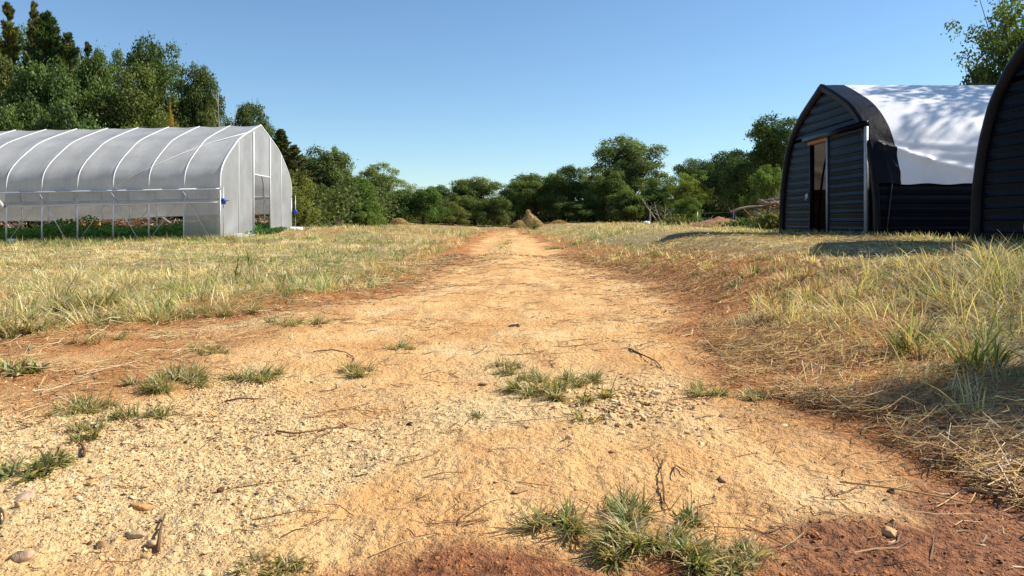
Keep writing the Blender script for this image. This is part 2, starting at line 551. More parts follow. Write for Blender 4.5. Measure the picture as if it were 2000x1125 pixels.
def grass_field():
    VV, QQ, TT, CC = [], [], [], []
    off = 0

    def put(r):
        nonlocal off
        v, q, t, c = r
        VV.append(v); CC.append(c); TT.append(t + off); QQ.append(q + off)
        off += len(v)
    bands = [(-1.5, 2.0, 1500, 3, 1.0), (2.0, 5.0, 2600, 3, 1.0), (5.0, 9, 1700, 3, 1.35), (9, 15, 800, 3, 2.0), (15, 28, 340, 2, 3.0), (28, 50, 95, 2, 4.2), (50, 112, 26, 1, 8.0)]
    for y0, y1, dens, segs, ws in bands:
        side = 0.86
        pad = 3.0 if y1 < 20 else 0.0
        yy = np.linspace(y0, y1, 200); ww = side * np.maximum(yy, 0) + pad; cdf = np.cumsum(ww)
        n = int(2 * dens * (ww.mean() * (y1 - y0)))
        y = np.interp(RNG.uniform(cdf[0], cdf[-1], n), cdf, yy)
        x = RNG.uniform(-1, 1, n) * (side * np.maximum(y, 0) + pad)
        m = track_margin(x, y)
        p = sst(0.10, -0.35, m)
        clump = fbm(x * 1.6, y * 1.6, 91, 3)
        fine = fbm(x * 6.5, y * 6.5, 95, 2)
        cover = 0.22 + 0.78 * sst(0.40, 0.62, clump * 0.45 + fine * 0.55 + 0.06)
        mid = np.exp(-((x + 0.25) / 0.22) ** 2) * (0.85 * sst(13.5, 15, y) * sst(34, 24, y) + 0.6 * sst(24, 32, y))
        p = np.maximum(p, mid)
        p = np.maximum(p, 0.75 * sst(20, 40, y) * sst(0.40, 0.56, fbm(x * 0.9, y * 0.4, 93, 3)))
        keep = (RNG.random(n) < p * cover) & ~footprints(x, y) & ((y > 1.9) | (np.abs(x) > 1.75))
        x, y, m, clump, fine = x[keep], y[keep], m[keep], clump[keep], fine[keep]
        n = len(x)
        z = height(x, y) - 0.006
        tallR = np.exp(-(((x - 2.95) / 1.2) ** 2 + ((y - 4.5) / 1.35) ** 2))
        leftband = sst(-0.05, -0.6, m) * sst(-0.8, -2.0, x) * sst(12, 7, y)
        H = 0.035 + 0.10 * sst(0.42, 0.72, fine * 0.7 + clump * 0.3) + 0.09 * leftband + 0.20 * tallR
        h = H * RNG.uniform(0.5, 1.5, n) * np.clip(0.7 + 0.014 * np.abs(y), 0.7, 1.3)
        h *= 0.55 + 0.45 * sst(0.0, -0.5, m)
        h *= 1 - 0.55 * sst(2.2, 3.2, x) * sst(6.0, 7.5, y) * sst(22, 17, y)
        w = 0.0042 * RNG.uniform(0.6, 1.5, n) * ws * (1 - 0.15 * tallR)
        lean = RNG.beta(1.9, 1.2, n) * 1.2
        lean *= 1 - 0.35 * tallR
        ld = RNG.uniform(0, 2 * np.pi, n)
        cl = 0.11 + 0.010 * np.abs(y)
        gx, gy = np.floor(x / cl), np.floor(y / (cl * 1.2))
        tx = (gx + 0.25 + 0.5 * _hash(gx, gy, 211)) * cl; ty = (gy + 0.25 + 0.5 * _hash(gx, gy, 213)) * cl * 1.2
        dd = np.hypot(x - tx, y - ty) / cl
        th_ = _hash(gx, gy, 215)
        tus = (RNG.random(n) < 0.75)
        ld = np.where(tus, np.arctan2(y - ty, x - tx) + RNG.normal(0, 0.5, n), ld)
        lean = np.where(tus, np.clip(0.15 + 1.1 * dd + RNG.normal(0, 0.18, n), 0.05, 1.25), lean)
        h = h * np.where(tus, 0.55 + 1.0 * th_ ** 1.5, 0.8)
        gpatch = sst(0.50, 0.68, fbm(x * 0.35 + 3, y * 0.35, 101, 3) + 0.02 * sst(0, -3, x) + 0.05 * sst(15, 40, y))
        gpatch = np.clip(gpatch + 0.22 * tallR + 0.25 * sst(0.55, 0.7, fbm(x * 2.3, y * 2.3, 105, 2)), 0, 1)
        gpatch = gpatch * (1 - 0.7 * leftband)
        red = sst(-0.7, 0.0, m) * 0.9 * sst(-1.6, 0.5, x)
        w8 = DRY[None] * (1 - gpatch)[:, None] + GREEN[None] * gpatch[:, None] * 1.3
        w8 = w8 * (1 - red)[:, None] + RED[None] * red[:, None]
        col = pick_cols(n, w8)
        cell = 0.045 + 0.006 * np.abs(y)
        cs = np.cumsum(w8 / w8.sum(1, keepdims=True), 1)
        hx = _hash(np.floor(x / cell), np.floor(y / (cell * 1.6)), 201)
        kc = (hx[:, None] > cs).sum(1).clip(0, len(PAL) - 1)
        same = RNG.random(n) < 0.7
        col = np.where(same[:, None], PAL[kc] * RNG.uniform(0.88, 1.1, (n, 1)), col)
        col = col * (1 - 0.18 * tallR)[:, None] * (0.70 + 0.60 * _hash(np.floor(x / cell / 1.7), np.floor(y / cell / 2.3), 203))[:, None]
        tip = np.clip(col * RNG.uniform(1.0, 1.3, (n, 1)), 0, 0.85)
        put(blades(x, y, z, h, w, ld, lean, col, segs, tip))
    # taller bleached seed stalks
    n = 9000
    y = np.sqrt(RNG.uniform(9, 40 ** 2, n)); x = RNG.uniform(-1, 1, n) * 0.86 * y
    m = track_margin(x, y)
    k = (m < -0.35) & ~((x > 2.0) & (y < 20)) & ~footprints(x, y) & (RNG.random(n) < sst(0.42, 0.6, fbm(x * 0.8, y * 0.8, 111, 3)))
    x, y = x[k], y[k]; n = len(x)
    put(blades(x, y, height(x, y), RNG.uniform(0.15, 0.36, n), 0.0035 * (1 + y / 7), RNG.uniform(0, 6.3, n), RNG.uniform(0.0, 0.6, n), pick_cols(n, [5, 3, 5, 1, .5, 1, 2, 0.2]), 3))
    # rank grass round the posts of the greenhouse and along the feet of the sheds
    n = 9000
    x = RNG.uniform(-24, -9.6, n); y = 25.6 + RNG.normal(0, 0.28, n)
    k = ~((x > -11.5) & (y > 25.95))
    x, y = x[k], y[k]; n = len(x)
    put(blades(x, y, height(x, y) - 0.01, RNG.uniform(0.06, 0.3, n), np.full(n, 0.014), RNG.uniform(0, 6.3, n), RNG.uniform(0.1, 0.9, n), pick_cols(n, [1.5, 1, 1, .6, .4, 2.4, 3, 3.2]), 2))
    n = 5000
    y = RNG.uniform(4.0, 20, n); x = 6.15 + RNG.normal(0, 0.16, n)
    k = ~footprints(x, y)
    x, y = x[k], y[k]; n = len(x)
    put(blades(x, y, height(x, y) - 0.01, RNG.uniform(0.04, 0.18, n), np.full(n, 0.010), RNG.uniform(0, 6.3, n), RNG.uniform(0.1, 0.9, n), pick_cols(n, [3, 2, 2, 1, .6, 1.8, 2, 1.0]), 3))
    V = np.vstack(VV)
    me = raw_mesh('grass', V, [np.vstack(QQ), np.vstack(TT)], np.vstack(CC))
    tag(link('grass', me, M['blade']), 'dry mown grass, straw yellow with green patches, on both sides of the track', 'grass', kind='stuff')


grass_field()


HEAPC = np.array([[0.52, 0.31, 0.105], [0.16, 0.075, 0.028], [0.60, 0.43, 0.19], [0.34, 0.155, 0.055], [0.38, 0.31, 0.11]])


def straw_litter():
    VV, QQ, TT, CC = [], [], [], []
    off = 0

    def lay(x, y, L, w, ang, col, lift, tilt=0.10):
        nonlocal off
        n = len(x)
        d = np.stack([np.cos(ang), np.sin(ang)], -1)
        p = np.stack([-d[:, 1], d[:, 0]], -1)
        bow = RNG.normal(0, 0.12, n) * L
        s = [-0.5, 0.0, 0.5]
        V = np.zeros((n, 6, 3))
        tl = RNG.normal(0, tilt, n)
        for k, t in enumerate(s):
            cx = x + d[:, 0] * L * t + p[:, 0] * bow * (1 - 4 * t * t)
            cy = y + d[:, 1] * L * t + p[:, 1] * bow * (1 - 4 * t * t)
            cz = height(cx, cy) + lift + np.maximum(tl * L * t, -0.001) + 0.002
            ww = w * (1.0 if k < 2 else 0.6) * 0.5
            V[:, 2 * k] = np.stack([cx - p[:, 0] * ww, cy - p[:, 1] * ww, cz], -1)
            V[:, 2 * k + 1] = np.stack([cx + p[:, 0] * ww, cy + p[:, 1] * ww, cz + w * 0.35], -1)
        b = np.arange(n)[:, None] * 6 + off
        QQ.append(b + np.array([0, 1, 3, 2])); QQ.append(b + np.array([2, 3, 5, 4]))
        VV.append(V.reshape(-1, 3)); CC.append(np.repeat(col, 6, 0)); off += n * 6
    # thick layer along the grass edges
    n = 135000
    y = np.sqrt(RNG.uniform(1.0, 15 ** 2, n)); x = RNG.uniform(-1, 1, n) * (0.86 * y + 1.0)
    m = track_margin(x, y)
    e = np.exp(-((m + 0.25) / 0.36) ** 2) * (0.15 + 0.85 * sst(0.35, 0.6, fbm(x * 3, y * 3, 121, 3)))
    e = np.maximum(e, 0.28 * sst(0, -0.5, m))
    e = e * np.where(x > 0, 0.8, 0.75)
    lz = sst(-1.2, -1.8, x) * sst(2.6, 3.2, y) * sst(5.6, 4.6, y)
    e = np.maximum(e, lz * 0.8 * sst(0.40, 0.62, fbm(x * 2.6, y * 1.6, 123, 3)))
    k = (RNG.random(n) < e) & ~footprints(x, y)
    x, y = x[k], y[k]; n = len(x)
    col = pick_cols(n, np.where((x > 0)[:, None], [[4, 4, 3, 3, 2, .1, .3, 0]], [[3, 4, 2, 3, 2, .3, .8, 0.2]]))
    hp = HEAPC[RNG.choice(5, n, p=[.32, .20, .18, .20, .10])] * RNG.uniform(0.75, 1.2, (n, 1))
    col = np.where(((x > 0.3) & (RNG.random(n) < 0.75))[:, None], hp, col)
    lay(x, y, RNG.uniform(0.05, 0.22, n), RNG.uniform(0.0018, 0.004, n) * (0.7 + y / 8), RNG.uniform(0, 6.3, n), col, np.abs(RNG.normal(0, 0.018, n)), 0.18)
    # heaped straw at the right foreground edge
    n = 9500
    y = RNG.uniform(1.7, 5.2, n); x = np.interp(y, RY, RX) + np.abs(RNG.normal(0.10, 0.34, n)) - 0.10
    k = RNG.random(n) < 0.25 + 0.75 * sst(0.4, 0.6, fbm(x * 3.2, y * 3.2, 131, 3))
    x, y = x[k], y[k]; n = len(x)
    lay(x, y, RNG.uniform(0.05, 0.22, n), RNG.uniform(0.0016, 0.0038, n), RNG.normal(0.3, 1.0, n), HEAPC[RNG.choice(5, n, p=[.30, .26, .16, .20, .08])] * RNG.uniform(0.75, 1.2, (n, 1)), np.abs(RNG.normal(0, 0.035, n)), 0.35)
    # fine brown needles over the bare track
    n = 90000
    y = np.sqrt(RNG.uniform(1.35 ** 2, 17 ** 2, n)); x = RNG.uniform(-1, 1, n) * 0.8 * y
    m = track_margin(x, y)
    e = 0.07 + 0.45 * sst(0.50, 0.66, fbm(x * 1.6, y * 2.2, 141, 4)) + 0.5 * np.exp(-(m / 0.5) ** 2)
    k = (m > -0.15) & (RNG.random(n) < e)
    x, y = x[k], y[k]; n = len(x)
    dark = RNG.random(n)[:, None]
    col = np.where(dark < 0.72, np.array([[0.155, 0.070, 0.028]]), np.array([[0.50, 0.35, 0.16]])) * RNG.uniform(0.6, 1.4, (n, 1))
    lay(x, y, RNG.gamma(2.2, 0.032, n), RNG.uniform(0.0012, 0.0028, n) * (0.85 + y / 3.8), RNG.normal(0.2, 0.8, n), col, np.full(n, 0.001), 0.05)
    V = np.vstack(VV)
    me = raw_mesh('straw_litter', V, [np.vstack(QQ)], np.vstack(CC))
    tag(link('straw_litter', me, M['straw']), 'loose dry straw and brown needles strewn over the track and its edges', 'straw', kind='stuff')


straw_litter()

# ------------------------------------------------------------------ stones
PHI = (1 + 5 ** 0.5) / 2
ICO_V = np.array([(-1, PHI, 0), (1, PHI, 0), (-1, -PHI, 0), (1, -PHI, 0), (0, -1, PHI), (0, 1, PHI), (0, -1, -PHI), (0, 1, -PHI), (PHI, 0, -1), (PHI, 0, 1), (-PHI, 0, -1), (-PHI, 0, 1)]) / math.sqrt(1 + PHI ** 2)
ICO_F = np.array([(0, 11, 5), (0, 5, 1), (0, 1, 7), (0, 7, 10), (0, 10, 11), (1, 5, 9), (5, 11, 4), (11, 10, 2), (10, 7, 6), (7, 1, 8), (3, 9, 4), (3, 4, 2), (3, 2, 6), (3, 6, 8), (3, 8, 9), (4, 9, 5), (2, 4, 11), (6, 2, 10), (8, 6, 7), (9, 8, 1)])


def ico_sub(V, Fq):
    ed = {}; vv = [tuple(p) for p in V]; ff = []
    def midp(a, b):
        k = (min(a, b), max(a, b))
        if k not in ed:
            p = (np.array(vv[a]) + np.array(vv[b])) / 2; ed[k] = len(vv); vv.append(tuple(p / np.linalg.norm(p)))
        return ed[k]
    for a, b, c in Fq:
        ab, bc, ca = midp(a, b), midp(b, c), midp(c, a)
        ff += [(a, ab, ca), (b, bc, ab), (c, ca, bc), (ab, bc, ca)]
    return np.array(vv), np.array(ff)


ICO1_V, ICO1_F = ico_sub(ICO_V, ICO_F)
ICO2_V, ICO2_F = ico_sub(ICO1_V, ICO1_F)


def chipped(V, cuts=7, dmin=0.35, dmax=0.8):
    """cut a sphere by random planes so that flat broken faces and edges appear"""
    V = V.copy()
    for _ in range(cuts):
        n = RNG.normal(size=3); n /= np.linalg.norm(n); d = RNG.uniform(dmin, dmax)
        V -= np.maximum(V @ n - d, 0)[:, None] * n
    return V


def stone_cloud(x, y, size, sink=0.35, fine=False):
    n = len(x)
    B = ICO1_V if fine else ICO_V
    tmpl = np.stack([chipped(B, 8) * (1.35 if fine else RNG.uniform(0.9, 1.5, (12, 1))) for _ in range(40)])
    V = tmpl[RNG.integers(0, 40, n)].copy()
    sc = np.stack([RNG.uniform(0.7, 1.5, n), RNG.uniform(0.6, 1.1, n), RNG.uniform(0.25, 0.6, n)], -1) * size[:, None] * 0.5
    V *= sc[:, None, :]
    a = RNG.uniform(0, 6.3, n); ca, sa = np.cos(a)[:, None], np.sin(a)[:, None]
    X = V[..., 0] * ca - V[..., 1] * sa; Yy = V[..., 0] * sa + V[..., 1] * ca
    Z = V[..., 2] + X * RNG.normal(0, 0.25, n)[:, None] + Yy * RNG.normal(0, 0.25, n)[:, None]
    z0 = height(x, y) + sc[:, 2] * (1 - 2 * sink)
    return np.stack([X + x[:, None], Yy + y[:, None], Z + z0[:, None]], -1)


STONEC = np.array([[0.66, 0.53, 0.34], [0.72, 0.60, 0.42], [0.56, 0.42, 0.25], [0.50, 0.40, 0.29], [0.34, 0.26, 0.19], [0.60, 0.40, 0.20], [0.76, 0.68, 0.55], [0.13, 0.07, 0.035]])


def gravel():
    xs, ys, ss = [], [], []
    # left and centre bed of flat chips
    for n, smin, smax, y1 in ((90000, 0.003, 0.008, 7.0), (60000, 0.006, 0.012, 3.6), (1200, 0.012, 0.026, 2.9)):
        y = np.sqrt(RNG.uniform(1.3 ** 2, y1 ** 2, n)); x = RNG.uniform(-0.86, 0.86, n) * y
        m, zc = zones(x, y)
        wgt = zc[:, 0] * (0.12 + 0.88 * sst(0.0, -0.35, x / y)) * (m > -0.1) * (1 - 0.75 * zc[:, 2])
        if smax > 0.03:
            wgt = wgt * sst(-0.02, -0.45, x / y)
        wgt = np.maximum(wgt, 0.035 * (m > 0) * (smax < 0.03))
        wgt = np.maximum(wgt, 0.35 * zc[:, 2] * (smax < 0.02))
        k = RNG.random(n) < wgt
        x, y = x[k], y[k]
        s = np.exp(RNG.uniform(math.log(smin), math.log(smax), len(x))) * (0.75 + 0.12 * y)
        xs.append(x); ys.append(y); ss.append(s)
    # washed-out heap right of the middle tuft
    n = 650
    x = RNG.normal(0.50, 0.15, n); y = RNG.normal(3.05, 0.24, n)
    xs.append(x); ys.append(y); ss.append(np.exp(RNG.uniform(math.log(0.009), math.log(0.030), n)))
    x, y, s = map(np.concatenate, (xs, ys, ss))
    VV, FF, CC = [], [], []
    off = 0
    big = s > 0.0110
    for sel, fine, nv, Fq in ((~big, False, 12, ICO_F), (big, True, 42, ICO1_F)):
        xx, yy, ss_ = x[sel], y[sel], s[sel]
        V = stone_cloud(xx, yy, ss_, 0.5, fine)
        n = len(xx)
        _, zc = zones(xx, yy)
        c = np.array([[1.1, 0.94, 0.70]]) * STONEC[RNG.choice(8, n, p=[.26, .24, .16, .10, .04, .09, .07, .04])] * RNG.uniform(0.85, 1.15, (n, 1))
        c = c * (1 - zc[:, 2:3]) + (c * np.array([[0.62, 0.34, 0.20]])) * zc[:, 2:3]
        VV.append(V.reshape(-1, 3)); CC.append(np.repeat(c, nv, 0))
        FF.append((np.arange(n)[:, None, None] * nv + Fq[None]).reshape(-1, 3) + off)
        off += n * nv
    me = raw_mesh('gravel', np.vstack(VV), [np.vstack(FF)], np.vstack(CC))
    tag(link('gravel', me, M['stone']), 'pale crushed stone chips scattered over the left and middle of the track', 'gravel', kind='stuff')


gravel()


def rock(name, label, px, py, size, col, flat=0.5, cat='stone', mat=None, group='larger stones on the track'):
    Y = EYE * F / (py - HZ)
    x = (px - 1000) / F * Y
    if mat is None: size = size * 0.75; col = tuple(np.array(col) * np.array([1.05, 0.9, 0.72]))
    ff = ICO2_F
    vv = chipped(ICO2_V, 10, 0.4, 0.8) * 1.3 + RNG.normal(0, 0.015, (len(ICO2_V), 3))
    vv = vv * np.array([RNG.uniform(0.9, 1.3), RNG.uniform(0.6, 0.9), flat]) * size * 0.5
    a = RNG.uniform(0, 6.3)
    vv = np.stack([vv[:, 0] * math.cos(a) - vv[:, 1] * math.sin(a), vv[:, 0] * math.sin(a) + vv[:, 1] * math.cos(a), vv[:, 2] + vv[:, 0] * RNG.normal(0, 0.12)], -1)
    me = raw_mesh(name, vv, [ff], np.tile(np.array(col), (len(vv), 1)))
    o = link(name, me, mat or M['stone'], loc=(x, Y, float(height(x, Y)) + size * flat * 0.10))
    return tag(o, label, cat, group)


for px_, py_, s_, c_, fl_, lab in [
    (942, 750, 0.055, (0.62, 0.48, 0.34), 0.5, 'pale stone with a dark front face left of the middle grass tuft'),
    (265, 1042, 0.062, (0.40, 0.34, 0.27), 0.55, 'grey angular stone beside the upright twig at lower left'),
    (200, 1058, 0.040, (0.36, 0.25, 0.15), 0.7, 'small brown stone left of the grey angular stone at lower left'),
    (300, 1060, 0.046, (0.46, 0.38, 0.28), 0.6, 'grey brown stone touching the foot of the upright twig'),
    (35, 1088, 0.060, (0.44, 0.37, 0.30), 0.6, 'grey stone in the bottom left corner of the gravel'),
    (275, 985, 0.070, (0.48, 0.31, 0.16), 0.3, 'flat orange brown stone slab in the pale gravel'),
    (45, 975, 0.085, (0.52, 0.45, 0.38), 0.3, 'flat grey slab at the left edge below the green tuft'),
    (432, 961, 0.030, (0.16, 0.09, 0.05), 0.7, 'small dark brown stone alone in the pale gravel'),
    (1412, 940, 0.042, (0.40, 0.28, 0.18), 0.7, 'brown stone on smooth orange earth right of the tall twig'),
    (1015, 965, 0.060, (0.42, 0.30, 0.19), 0.3, 'flat brown stone left of the tall twig'),
    (1112, 866, 0.050, (0.60, 0.50, 0.37), 0.5, 'pale grey stone below the small tuft in mid track'),
    (1196, 890, 0.034, (0.36, 0.22, 0.13), 0.7, 'dark reddish stone right of the pale grey stone'),
    (1740, 968, 0.030, (0.18, 0.10, 0.06), 0.7, 'small dark stone at the edge of the damp red earth'),
    (1283, 775, 0.055, (0.68, 0.55, 0.38), 0.5, 'pale stone on the right rim of the stone heap'),
    (1240, 740, 0.048, (0.66, 0.56, 0.42), 0.6, 'cream stone at the top of the stone heap'),
    (1735, 1048, 0.060, (0.58, 0.40, 0.24), 0.35, 'flat tan stone lying on the damp red earth'),
    (160, 735, 0.070, (0.58, 0.46, 0.36), 0.4, 'pale pinkish slab among straw at the left edge'),
]:
    rock('stone', lab, px_, py_, s_, c_, fl_)
rock('dirt_clod', 'flat blackish clod lying alone in mid track', 1003, 641, 0.15, (1, 1, 1), 0.12, 'clod', M['dung'], None)
rock('dirt_clod', 'small dark clod on smooth earth left of centre', 798, 826, 0.03, (1, 1, 1), 0.6, 'clod', M['dung'], None)


# ------------------------------------------------------------------ twigs and tufts on the track
def ground_at(px, py):
    Y = EYE * F / (py - HZ)
    x = (px - 1000) / F * Y
    for _ in range(3):
        z = float(height_smooth(x, Y)); Y = (EYE - z) * F / (py - HZ); x = (px - 1000) / F * Y
    return x, Y


def twig(label, pts, r, col=(0.22, 0.12, 0.06), fork=None, lift=0.006):
    def path(pp):
        out = []
        for i, (px, py) in enumerate(pp):
            x, Y = ground_at(px, py)
            out.append((x, Y, float(height(x, Y)) + lift + 0.008 * math.sin(i * 2.1) ** 2))
        return np.array(out)
    P = path(pts)
    o0 = P[0].copy()
    mb = MB().tube(P - o0, np.linspace(r, r * 0.5, len(P)), 5, col)
    for fk in (fork or []):
        Q = path(fk)
        mb.tube(Q - o0, np.linspace(r * 0.7, r * 0.35, len(Q)), 5, col)
    o = mb.build('twig', M['twig'], color=True, smooth=True, loc=o0)
    tag(o, label, 'twig', 'twigs lying on the track')


twig('long thin twig lying up the track above the big tuft', [(1297, 985), (1296, 965), (1291, 935), (1293, 918), (1302, 903)], 0.0032, fork=[[(1291, 925), (1284, 905), (1288, 895)], [(1297, 985), (1308, 1000)]])
twig('thin dark twig standing out of the pale gravel at lower left', [(308, 1072), (312, 1050), (315, 1030), (322, 1008)], 0.0045, (0.15, 0.08, 0.04))
twig('short crooked dark twig below the left gravel tuft', [(163, 905), (165, 892), (160, 880), (155, 872)], 0.006, (0.14, 0.075, 0.04))
twig('curved twig lying near the far left gravel patch', [(612, 690), (650, 687), (676, 692), (690, 702), (692, 710)], 0.0042, (0.25, 0.14, 0.07))
twig('straight brown stem lying across the earth at left of centre', [(438, 783), (470, 780), (500, 781), (520, 777)], 0.0045, (0.23, 0.12, 0.06))
twig('forked root piece lying on the orange earth at centre', [(540, 848), (575, 852), (615, 845), (655, 838), (700, 824)], 0.004, (0.24, 0.13, 0.06), fork=[[(668, 825), (678, 838)], [(655, 838), (690, 822)]])
twig('long pale straw stem lying on the earth by the damp patch', [(1640, 950), (1750, 968), (1850, 984), (1895, 986), (1905, 979)], 0.003, (0.55, 0.38, 0.17))
twig('thick pale stem lying at the right edge of the damp patch', [(1893, 962), (1940, 972), (1985, 978)], 0.005, (0.50, 0.33, 0.15))
twig('short bent brown twig on the right side of the track', [(1320, 915), (1316, 930), (1318, 942)], 0.003, (0.2, 0.1, 0.05), fork=[[(1320, 915), (1340, 928), (1352, 940)]])
twig('dark twig lying right of the stone heap', [(1228, 684), (1255, 697), (1280, 712), (1292, 722)], 0.005, (0.2, 0.1, 0.05))
twig('curled dry vine loop at the left edge of the gravel', [(0, 1000), (8, 1008), (10, 1022), (4, 1035), (0, 1042)], 0.005, (0.36, 0.24, 0.12))


def tuft(label, px, py, wpx, hm, n, green=0.7, squash=0.6, flat=0.85, wbl=0.0034, name='grass_tuft', group='grass tufts growing on the track'):
    x0, Y0 = ground_at(px, py)
    R = wpx * 0.6 / F * Y0
    n = int(n * 1.6); wbl = wbl * 1.45
    nb = max(6, int(R / 0.012))
    ra = RNG.uniform(0, 6.3, nb); rr_ = np.sqrt(RNG.random(nb)) * 0.85
    squash = squash * 2.1
    cx = rr_ * np.cos(ra) * R; cy = rr_ * np.sin(ra) * R * squash
    k = RNG.integers(0, nb, n)
    a = np.where(RNG.random(n) < 0.5, RNG.uniform(0, 6.3, n), np.arctan2(cy[k], cx[k]) + RNG.normal(0, 0.7, n))
    x = x0 + cx[k] + RNG.normal(0, 0.012, n); y = Y0 + cy[k] + RNG.normal(0, 0.012, n)
    z = height(x, y)
    L = hm * 0.66 * RNG.uniform(0.35, 1.35, n)
    lean = np.clip(RNG.beta(2.2, 1.4, n) * 1.3 * flat + 0.15, 0, 1.25)
    green = green * 0.85
    w8 = np.array(GREEN) * green + np.array([4, 3, 3, 1.5, 1, .3, 1.5, .2]) * (1 - green)
    col = pick_cols(n, w8) * 0.74
    tip = np.clip(col * 1.15 + RNG.random((n, 1)) * np.array([[0.10, 0.06, 0.0]]), 0, 0.8)
    v, q, t, c = blades(x, y, z, L, wbl * RNG.uniform(0.6, 1.4, n), a, lean, col, 4, tip)
    o0 = np.array([x0, Y0, float(height(x0, Y0))])
    o = link(name, raw_mesh(name, v - o0, [q, t], c), M['blade'], loc=o0)
    tag(o, label, 'grass tuft', group)


tuft('largest low green grass tuft at the bottom edge of the track', 1285, 1050, 280, 0.105, 1300, 0.72, 0.45)
tuft('spiky grass tuft touching the left of the largest tuft', 1095, 1038, 110, 0.12, 190, 0.75, 0.4)
tuft('straw coloured tuft in the bottom edge right of the largest tuft', 1440, 1105, 130, 0.07, 260, 0.35)
tuft('dry yellowish tuft cut off by the bottom edge', 545, 1112, 140, 0.06, 220, 0.25)
tuft('broad green tuft in mid track beside the stone heap', 1100, 756, 185, 0.13, 1000, 0.7, 0.9)
tuft('small dull tuft left of the broad mid track tuft', 990, 722, 70, 0.09, 220, 0.5)
tuft('tiny green sprig below the broad mid track tuft', 1150, 815, 70, 0.08, 70, 0.8)
tuft('tiny thin sprig left of the pale grey stone', 940, 815, 30, 0.05, 40, 0.7)
tuft('wide green and straw tuft on the left gravel', 335, 752, 150, 0.14, 700, 0.62)
tuft('flat dark green tuft right of the wide left tuft', 507, 738, 100, 0.12, 330, 0.8, 0.5)
tuft('flat dull tuft left of centre beyond the orange earth', 700, 725, 75, 0.11, 260, 0.55, 0.5)
tuft('small flat tuft behind the dull tuft left of centre', 783, 681, 50, 0.1, 150, 0.6, 0.5)
tuft('long flat green tuft on the far left of the bare track', 578, 632, 110, 0.15, 330, 0.75, 0.35)
tuft('thin straggly tuft between the wide left tuft and the far grass', 405, 692, 80, 0.1, 180, 0.5, 0.4)
tuft('long low tuft of green blades at the left gravel edge', 160, 803, 110, 0.11, 420, 0.6, 0.4)
tuft('pointed green tuft right of the long low left tuft', 280, 820, 90, 0.1, 260, 0.65, 0.4)
tuft('small clump of blades above the crooked dark twig', 175, 853, 80, 0.08, 200, 0.6, 0.5)
tuft('dark green leafy tuft cut by the left edge', 50, 928, 110, 0.07, 420, 0.92, 0.5, 0.95, 0.007)
tuft('dark low tuft at the right side of the track', 1385, 775, 70, 0.1, 200, 0.55, 0.5)
tuft('brown withered tuft beside the dark low tuft', 1480, 780, 60, 0.09, 170, 0.2, 0.5)
tuft('spreading pale straw tuft at the left edge of the grass', 300, 628, 150, 0.2, 420, 0.35, 0.5, 0.6, group='grass tufts at the edge of the grass')
tuft('upright yellow green tuft at the left edge of the grass', 175, 612, 100, 0.24, 330, 0.5, 0.5, 0.45, 0.006, group='grass tufts at the edge of the grass')
tuft('tuft with dark roots at the grass edge left of the track', 440, 615, 110, 0.2, 380, 0.4, 0.6, 0.6, group='grass tufts at the edge of the grass')
tuft('pale tuft at the left picture edge above the gravel', 20, 655, 110, 0.2, 320, 0.45, 0.5, 0.6, 0.006, group='grass tufts at the edge of the grass')
tuft('thin tuft standing alone below the left grass edge', 195, 668, 90, 0.12, 160, 0.45, 0.5, 0.7, group='grass tufts at the edge of the grass')
tuft('small dark leafy weed at the left edge of the track', 45, 725, 70, 0.11, 170, 0.9, 0.5, 0.8, 0.009, group='grass tufts at the edge of the grass')
tuft('bright green broad bladed tuft in the tall grass at right', 1900, 735, 85, 0.34, 85, 1.0, 0.5, 0.4, 0.0062, group='grass tufts at the edge of the grass')
tuft('long green blades rising from the tall grass at right', 1790, 690, 90, 0.38, 70, 0.95, 0.5, 0.5, 0.0055, group='grass tufts at the edge of the grass')


def tall_weed(label, px, pyb, pyt, lean):
    x0, Y0 = ground_at(px, pyb)
    H = (pyb - pyt) / F * Y0
    o0 = np.array([x0, Y0, float(height(x0, Y0))])
    root = empty('tall_weed', o0)
    tag(root, label, 'weed', 'tall grass stalks in the left field')
    mb = MB()
    for s in (0, 1):
        t = np.linspace(0, 1, 6)
        P = np.stack([lean * H * t ** 2 * 0.3 + s * 0.04, 0.03 * s + 0 * t, H * t * (1 - 0.15 * s)], -1)
        mb.tube(P, np.linspace(0.008, 0.004, 6), 5, (0.3, 0.3, 0.12))
    mb.build('stem', M['twig'], root, smooth=True, color=True)
    n = 16
    tt = RNG.uniform(0.15, 0.95, n)
    bx = lean * H * tt ** 2 * 0.3; bz = H * tt
    v, q, tr, c = blades(bx, np.zeros(n), bz, RNG.uniform(0.15, 0.32, n) * H * 1.2, np.full(n, 0.02), RNG.uniform(0, 6.3, n), RNG.uniform(0.15, 0.7, n), pick_cols(n, [.5, .5, .3, .2, .1, 3, 3, 1]), 4)
    link('leaf_blades', raw_mesh('leaf_blades', v, [q, tr], c), M['blade'], root)


tall_weed('tall single green stalk in the left grass nearest the greenhouse door', 461, 552, 500, 0.4)
tall_weed('tall green stalk with drooping leaves in the left grass', 488, 546, 488, -0.4)


RNG = np.random.default_rng(2024)
# ------------------------------------------------------------------ plants
def perp(nrm):
    r = RNG.normal(size=nrm.shape)
    t = np.cross(nrm, r)
    return t / (np.linalg.norm(t, axis=1, keepdims=True) + 1e-9)


